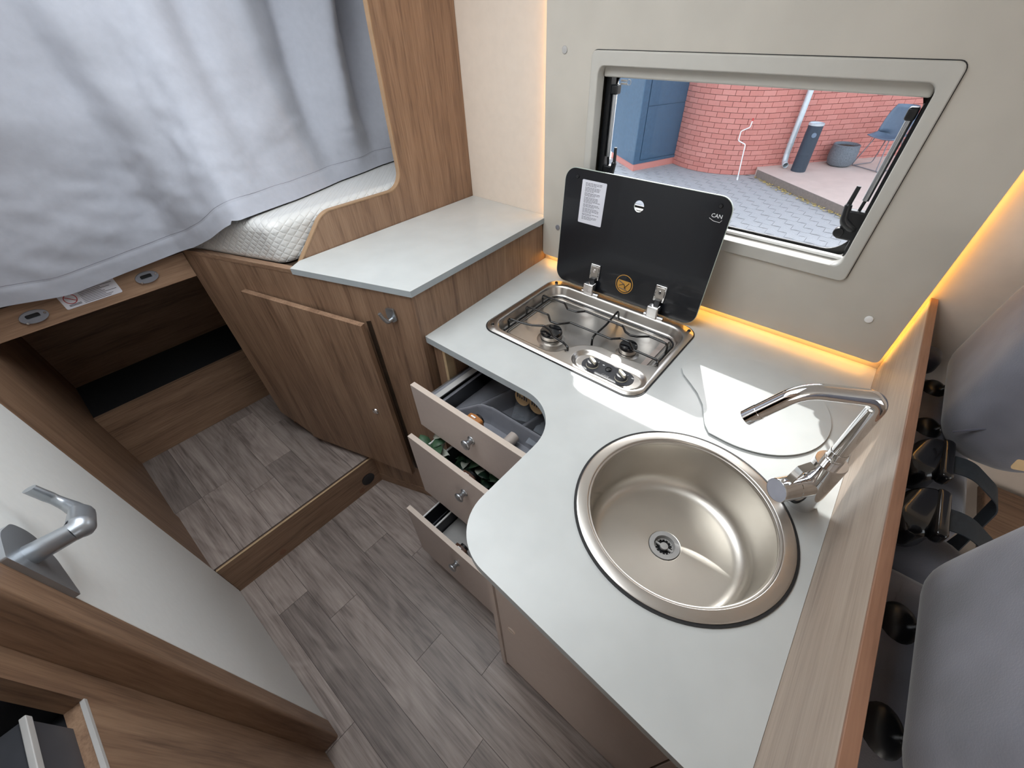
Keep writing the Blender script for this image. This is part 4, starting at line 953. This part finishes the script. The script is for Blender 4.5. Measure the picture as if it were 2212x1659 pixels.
# terrace slab
tz_ = GZ + .12
te = structE('terrace', (-.5, 9, GZ), 'pale raised terrace along the brick wall')
t0 = TP + TN * .0 - TD * .05; sp_ = [(-1.86, 8.60), (1.6, 5.95), (3.5, 9.5), tuple(TP + TD * 4.5 + TN * .003), tuple(TP + TN * .003)]
obj('slab', prism(new(), sp_, GZ - .05, tz_, 'z'), slab_m, te); 
ed = Vector((-.27, 7.36)) - Vector((-1.86, 8.60)); edn = Vector((-ed.y, ed.x)).normalized() * -.012
obj('edge_board', prism(new(), [(-1.86, 8.60), (1.6, 5.95), (1.6 - .008, 5.95 - .012), (-1.868, 8.588)], GZ - .02, tz_ + .001, 'z'), slabedge, te)
bm = new(); rnd = random.Random(12)
for k in range(420):
    u = rnd.random(); p = Vector((-1.86, 8.60)).lerp(Vector((1.0, 6.41)), u) + Vector((-.62, -.78)) * abs(rnd.gauss(.03, .05)); s_ = rnd.uniform(.012, .03); a = rnd.random() * 6.28; z = GZ + .004 + rnd.random() * .012
    vv = [Vector((p.x + s_ * math.cos(a + q) * (1 if q_ % 2 == 0 else .5), p.y + s_ * math.sin(a + q) * (1 if q_ % 2 == 0 else .5), z + rnd.random() * .01)) for q_, q in enumerate((0, PI / 2, PI, 3 * PI / 2))]
    bm.faces.new([bm.verts.new(v) for v in vv])
o = obj('fallen_leaves', bm, yellowleaf, None, None); tag(o, 'yellow fallen leaves lying along the terrace edge', 'leaves', None, 'stuff')
# dark blue metal box
kb = thing('metal_cabinet', (-3.9, 8.3, GZ), 'tall dark blue metal cabinet on a brick base beside the curved wall', 'metal cabinet')
kc = [(-3.795, 7.68), (-3.36, 8.78), (-4.2, 9.2), (-4.62, 8.3)]
obj('brick_base', prism(new(), [(x + .015, y + .015) for x, y in kc], GZ - .05, GZ + .11, 'z'), brick_m, kb)
obj('shell', prism(new(), kc, GZ + .11, 2.6, 'z'), bluesteel, kb)
e0, e1_ = Vector(kc[0]), Vector(kc[1]); ev = (e1_ - e0).normalized(); en = Vector((ev.y, -ev.x))
def strip(a, b, z0, z1, th): 
    p, q = e0.lerp(e1_, a), e0.lerp(e1_, b); return prism(new(), [tuple(p), tuple(p + en * th), tuple(q + en * th), tuple(q)], z0, z1, 'z')
obj('door_panel', strip(.13, .98, GZ + .17, .37, .012), bluesteel, kb); obj('door_panel', strip(.13, .98, .385, 2.5, .012), bluesteel, kb); obj('plinth_rail', strip(.0, 1.0, GZ + .11, GZ + .155, .02), bluesteel, kb); obj('corner_post', strip(.0, .11, GZ + .155, 2.5, .02), bluesteel, kb)
# crank rod leaning on the curved wall
cr = thing('crank_rod', (-2.05, 8.23, GZ), 'white crank rod with a red tip leaning on the curved brick wall', 'rod')
cpts = fillet([(-2.055, 8.231, GZ + .005), (-2.128, 8.331, -.083), (-2.255, 8.335, -.045), (-2.262, 8.345, .088), (-2.145, 8.36, .152), (-2.141, 8.37, .238)], .03, 5, False)
bm = new(); tube(bm, cpts, .009, 10); obj('rod', bm, white_m, cr)
bm = new(); tube(bm, [cpts[-1], (-2.14, 8.373, .275)], .014, 10); obj('tip', bm, redplastic, cr); bm = new(); tube(bm, [cpts[0], (-2.062, 8.24, GZ + .05)], .014, 10); obj('foot', bm, white_m, cr)
# rain pipe
rp_ = thing('downpipe', (-1.6, 9.05, tz_), 'pale zinc downpipe on the brick wall', 'pipe')
pb_ = TP + TD * .42 + TN * .10
bm = new(); tube(bm, fillet([(pb_.x + .07, pb_.y - .11, tz_ + .05), (pb_.x + .02, pb_.y - .03, tz_ + .07), (pb_.x, pb_.y, tz_ + .20), (pb_.x, pb_.y, 3.0)], .07, 8, False), .045, 18, False); o = obj('pipe', bm, zinc, rp_)
md = o.modifiers.new('thickness', 'SOLIDIFY'); md.thickness = .003
bm = new(); lathe(bm, [(.046, 0), (.050, 0), (.050, .03), (.046, .03)], (pb_.x, pb_.y, tz_ + .33), seg=20); obj('pipe_clamp', bm, zinc, rp_)
# ashtray bin
ab = thing('standing_bin', (-1.306, 8.89, tz_), 'slim dark blue cylindrical ashtray bin standing by the downpipe', 'bin')
bm = new(); lathe(bm, [(0, 0), (.112, 0), (.114, .01), (.108, .64), (.108, .66)], (-1.306, 8.93, tz_), seg=32); obj('body', bm, binm, ab)
bm = new(); lathe(bm, [(.108, .66), (.114, .665), (.114, .69), (.104, .695), (.098, .67), (0, .665)], (-1.306, 8.93, tz_), seg=32); obj('rim', bm, zinc, ab)
bm = new(); cyl(bm, (-1.265, 8.828, tz_ + .54), .035, .004, (.37, -.93, 0), 20); obj('sign', bm, chairm, ab); 
# planter
pt = thing('planter', (-.84, 9.78, tz_), 'round grey wicker planter standing on the terrace', 'planter')
bm = new(); lathe(bm, [(0, 0), (.155, 0), (.19, .03), (.215, .12), (.215, .22), (.20, .30), (.205, .315), (.19, .325), (.175, .31), (.17, .28)], (-.84, 9.70, tz_), seg=40)
for v in bm.verts:
    a = math.atan2(v.co.y - 9.70, v.co.x + .84); r_ = 1 + .02 * math.sin(a * 40); v.co.x = -.84 + (v.co.x + .84) * r_; v.co.y = 9.70 + (v.co.y - 9.70) * r_
obj('basket', bm, potm, pt); bm = new(); lathe(bm, [(.175, .285), (.1, .292), (0, .29)], (-.84, 9.70, tz_), seg=24); obj('soil', bm, soilm, pt)
# shell chair
ch = thing('garden_chair', (-.42, 9.75, tz_), 'blue-grey shell chair on a wire frame on the terrace', 'chair')
bm = new(); rows = []
for i in range(17):
    u = i / 16 * 2 - 1; row = []
    for j in range(15):
        v = j / 14
        if v < .45: k = v / .45; zz = .46 + .02 * u * u - .03 * math.sin(k * PI); yy = -.22 + .40 * k; half = .22
        else: k = (v - .45) / .55; zz = .46 + .42 * k; yy = .18 + .07 * k; half = .22 + .01 * k - .07 * k ** 4
        wrap = u * u * (.10 if v < .45 else -.02 + -.20 * (1 - .2 * v)); row.append((u * half, yy + (wrap if v >= .45 else 0), zz + (abs(u) ** 4 * .12 * (v / .45) if v < .45 else 0)))
    rows.append(row)
Mc = Matrix.Translation((-.33, 9.85, tz_)) @ Matrix.Rotation(-.55, 4, 'Z')
loft(bm, [[Mc @ Vector(p) for p in r] for r in rows], closed=False); o = obj('shell', bm, chairm, ch, None); md = o.modifiers.new('thickness', 'SOLIDIFY'); md.thickness = .014
for f in o.data.polygons: f.use_smooth = True
for s_ in (-1, 1):
    bm = new(); tube(bm, [Mc @ Vector(p) for p in fillet([(s_ * .12, -.14, .45), (s_ * .23, -.24, .012), (s_ * .23, .24, .012), (s_ * .12, .16, .45)], .03, 5, False)], .008, 8); obj('leg', bm, greypl, ch)
bm = new(); tube(bm, [Mc @ Vector((-.23, -.20, .012)), Mc @ Vector((.23, -.20, .012))], .007, 8); obj('stretcher', bm, greypl, ch)
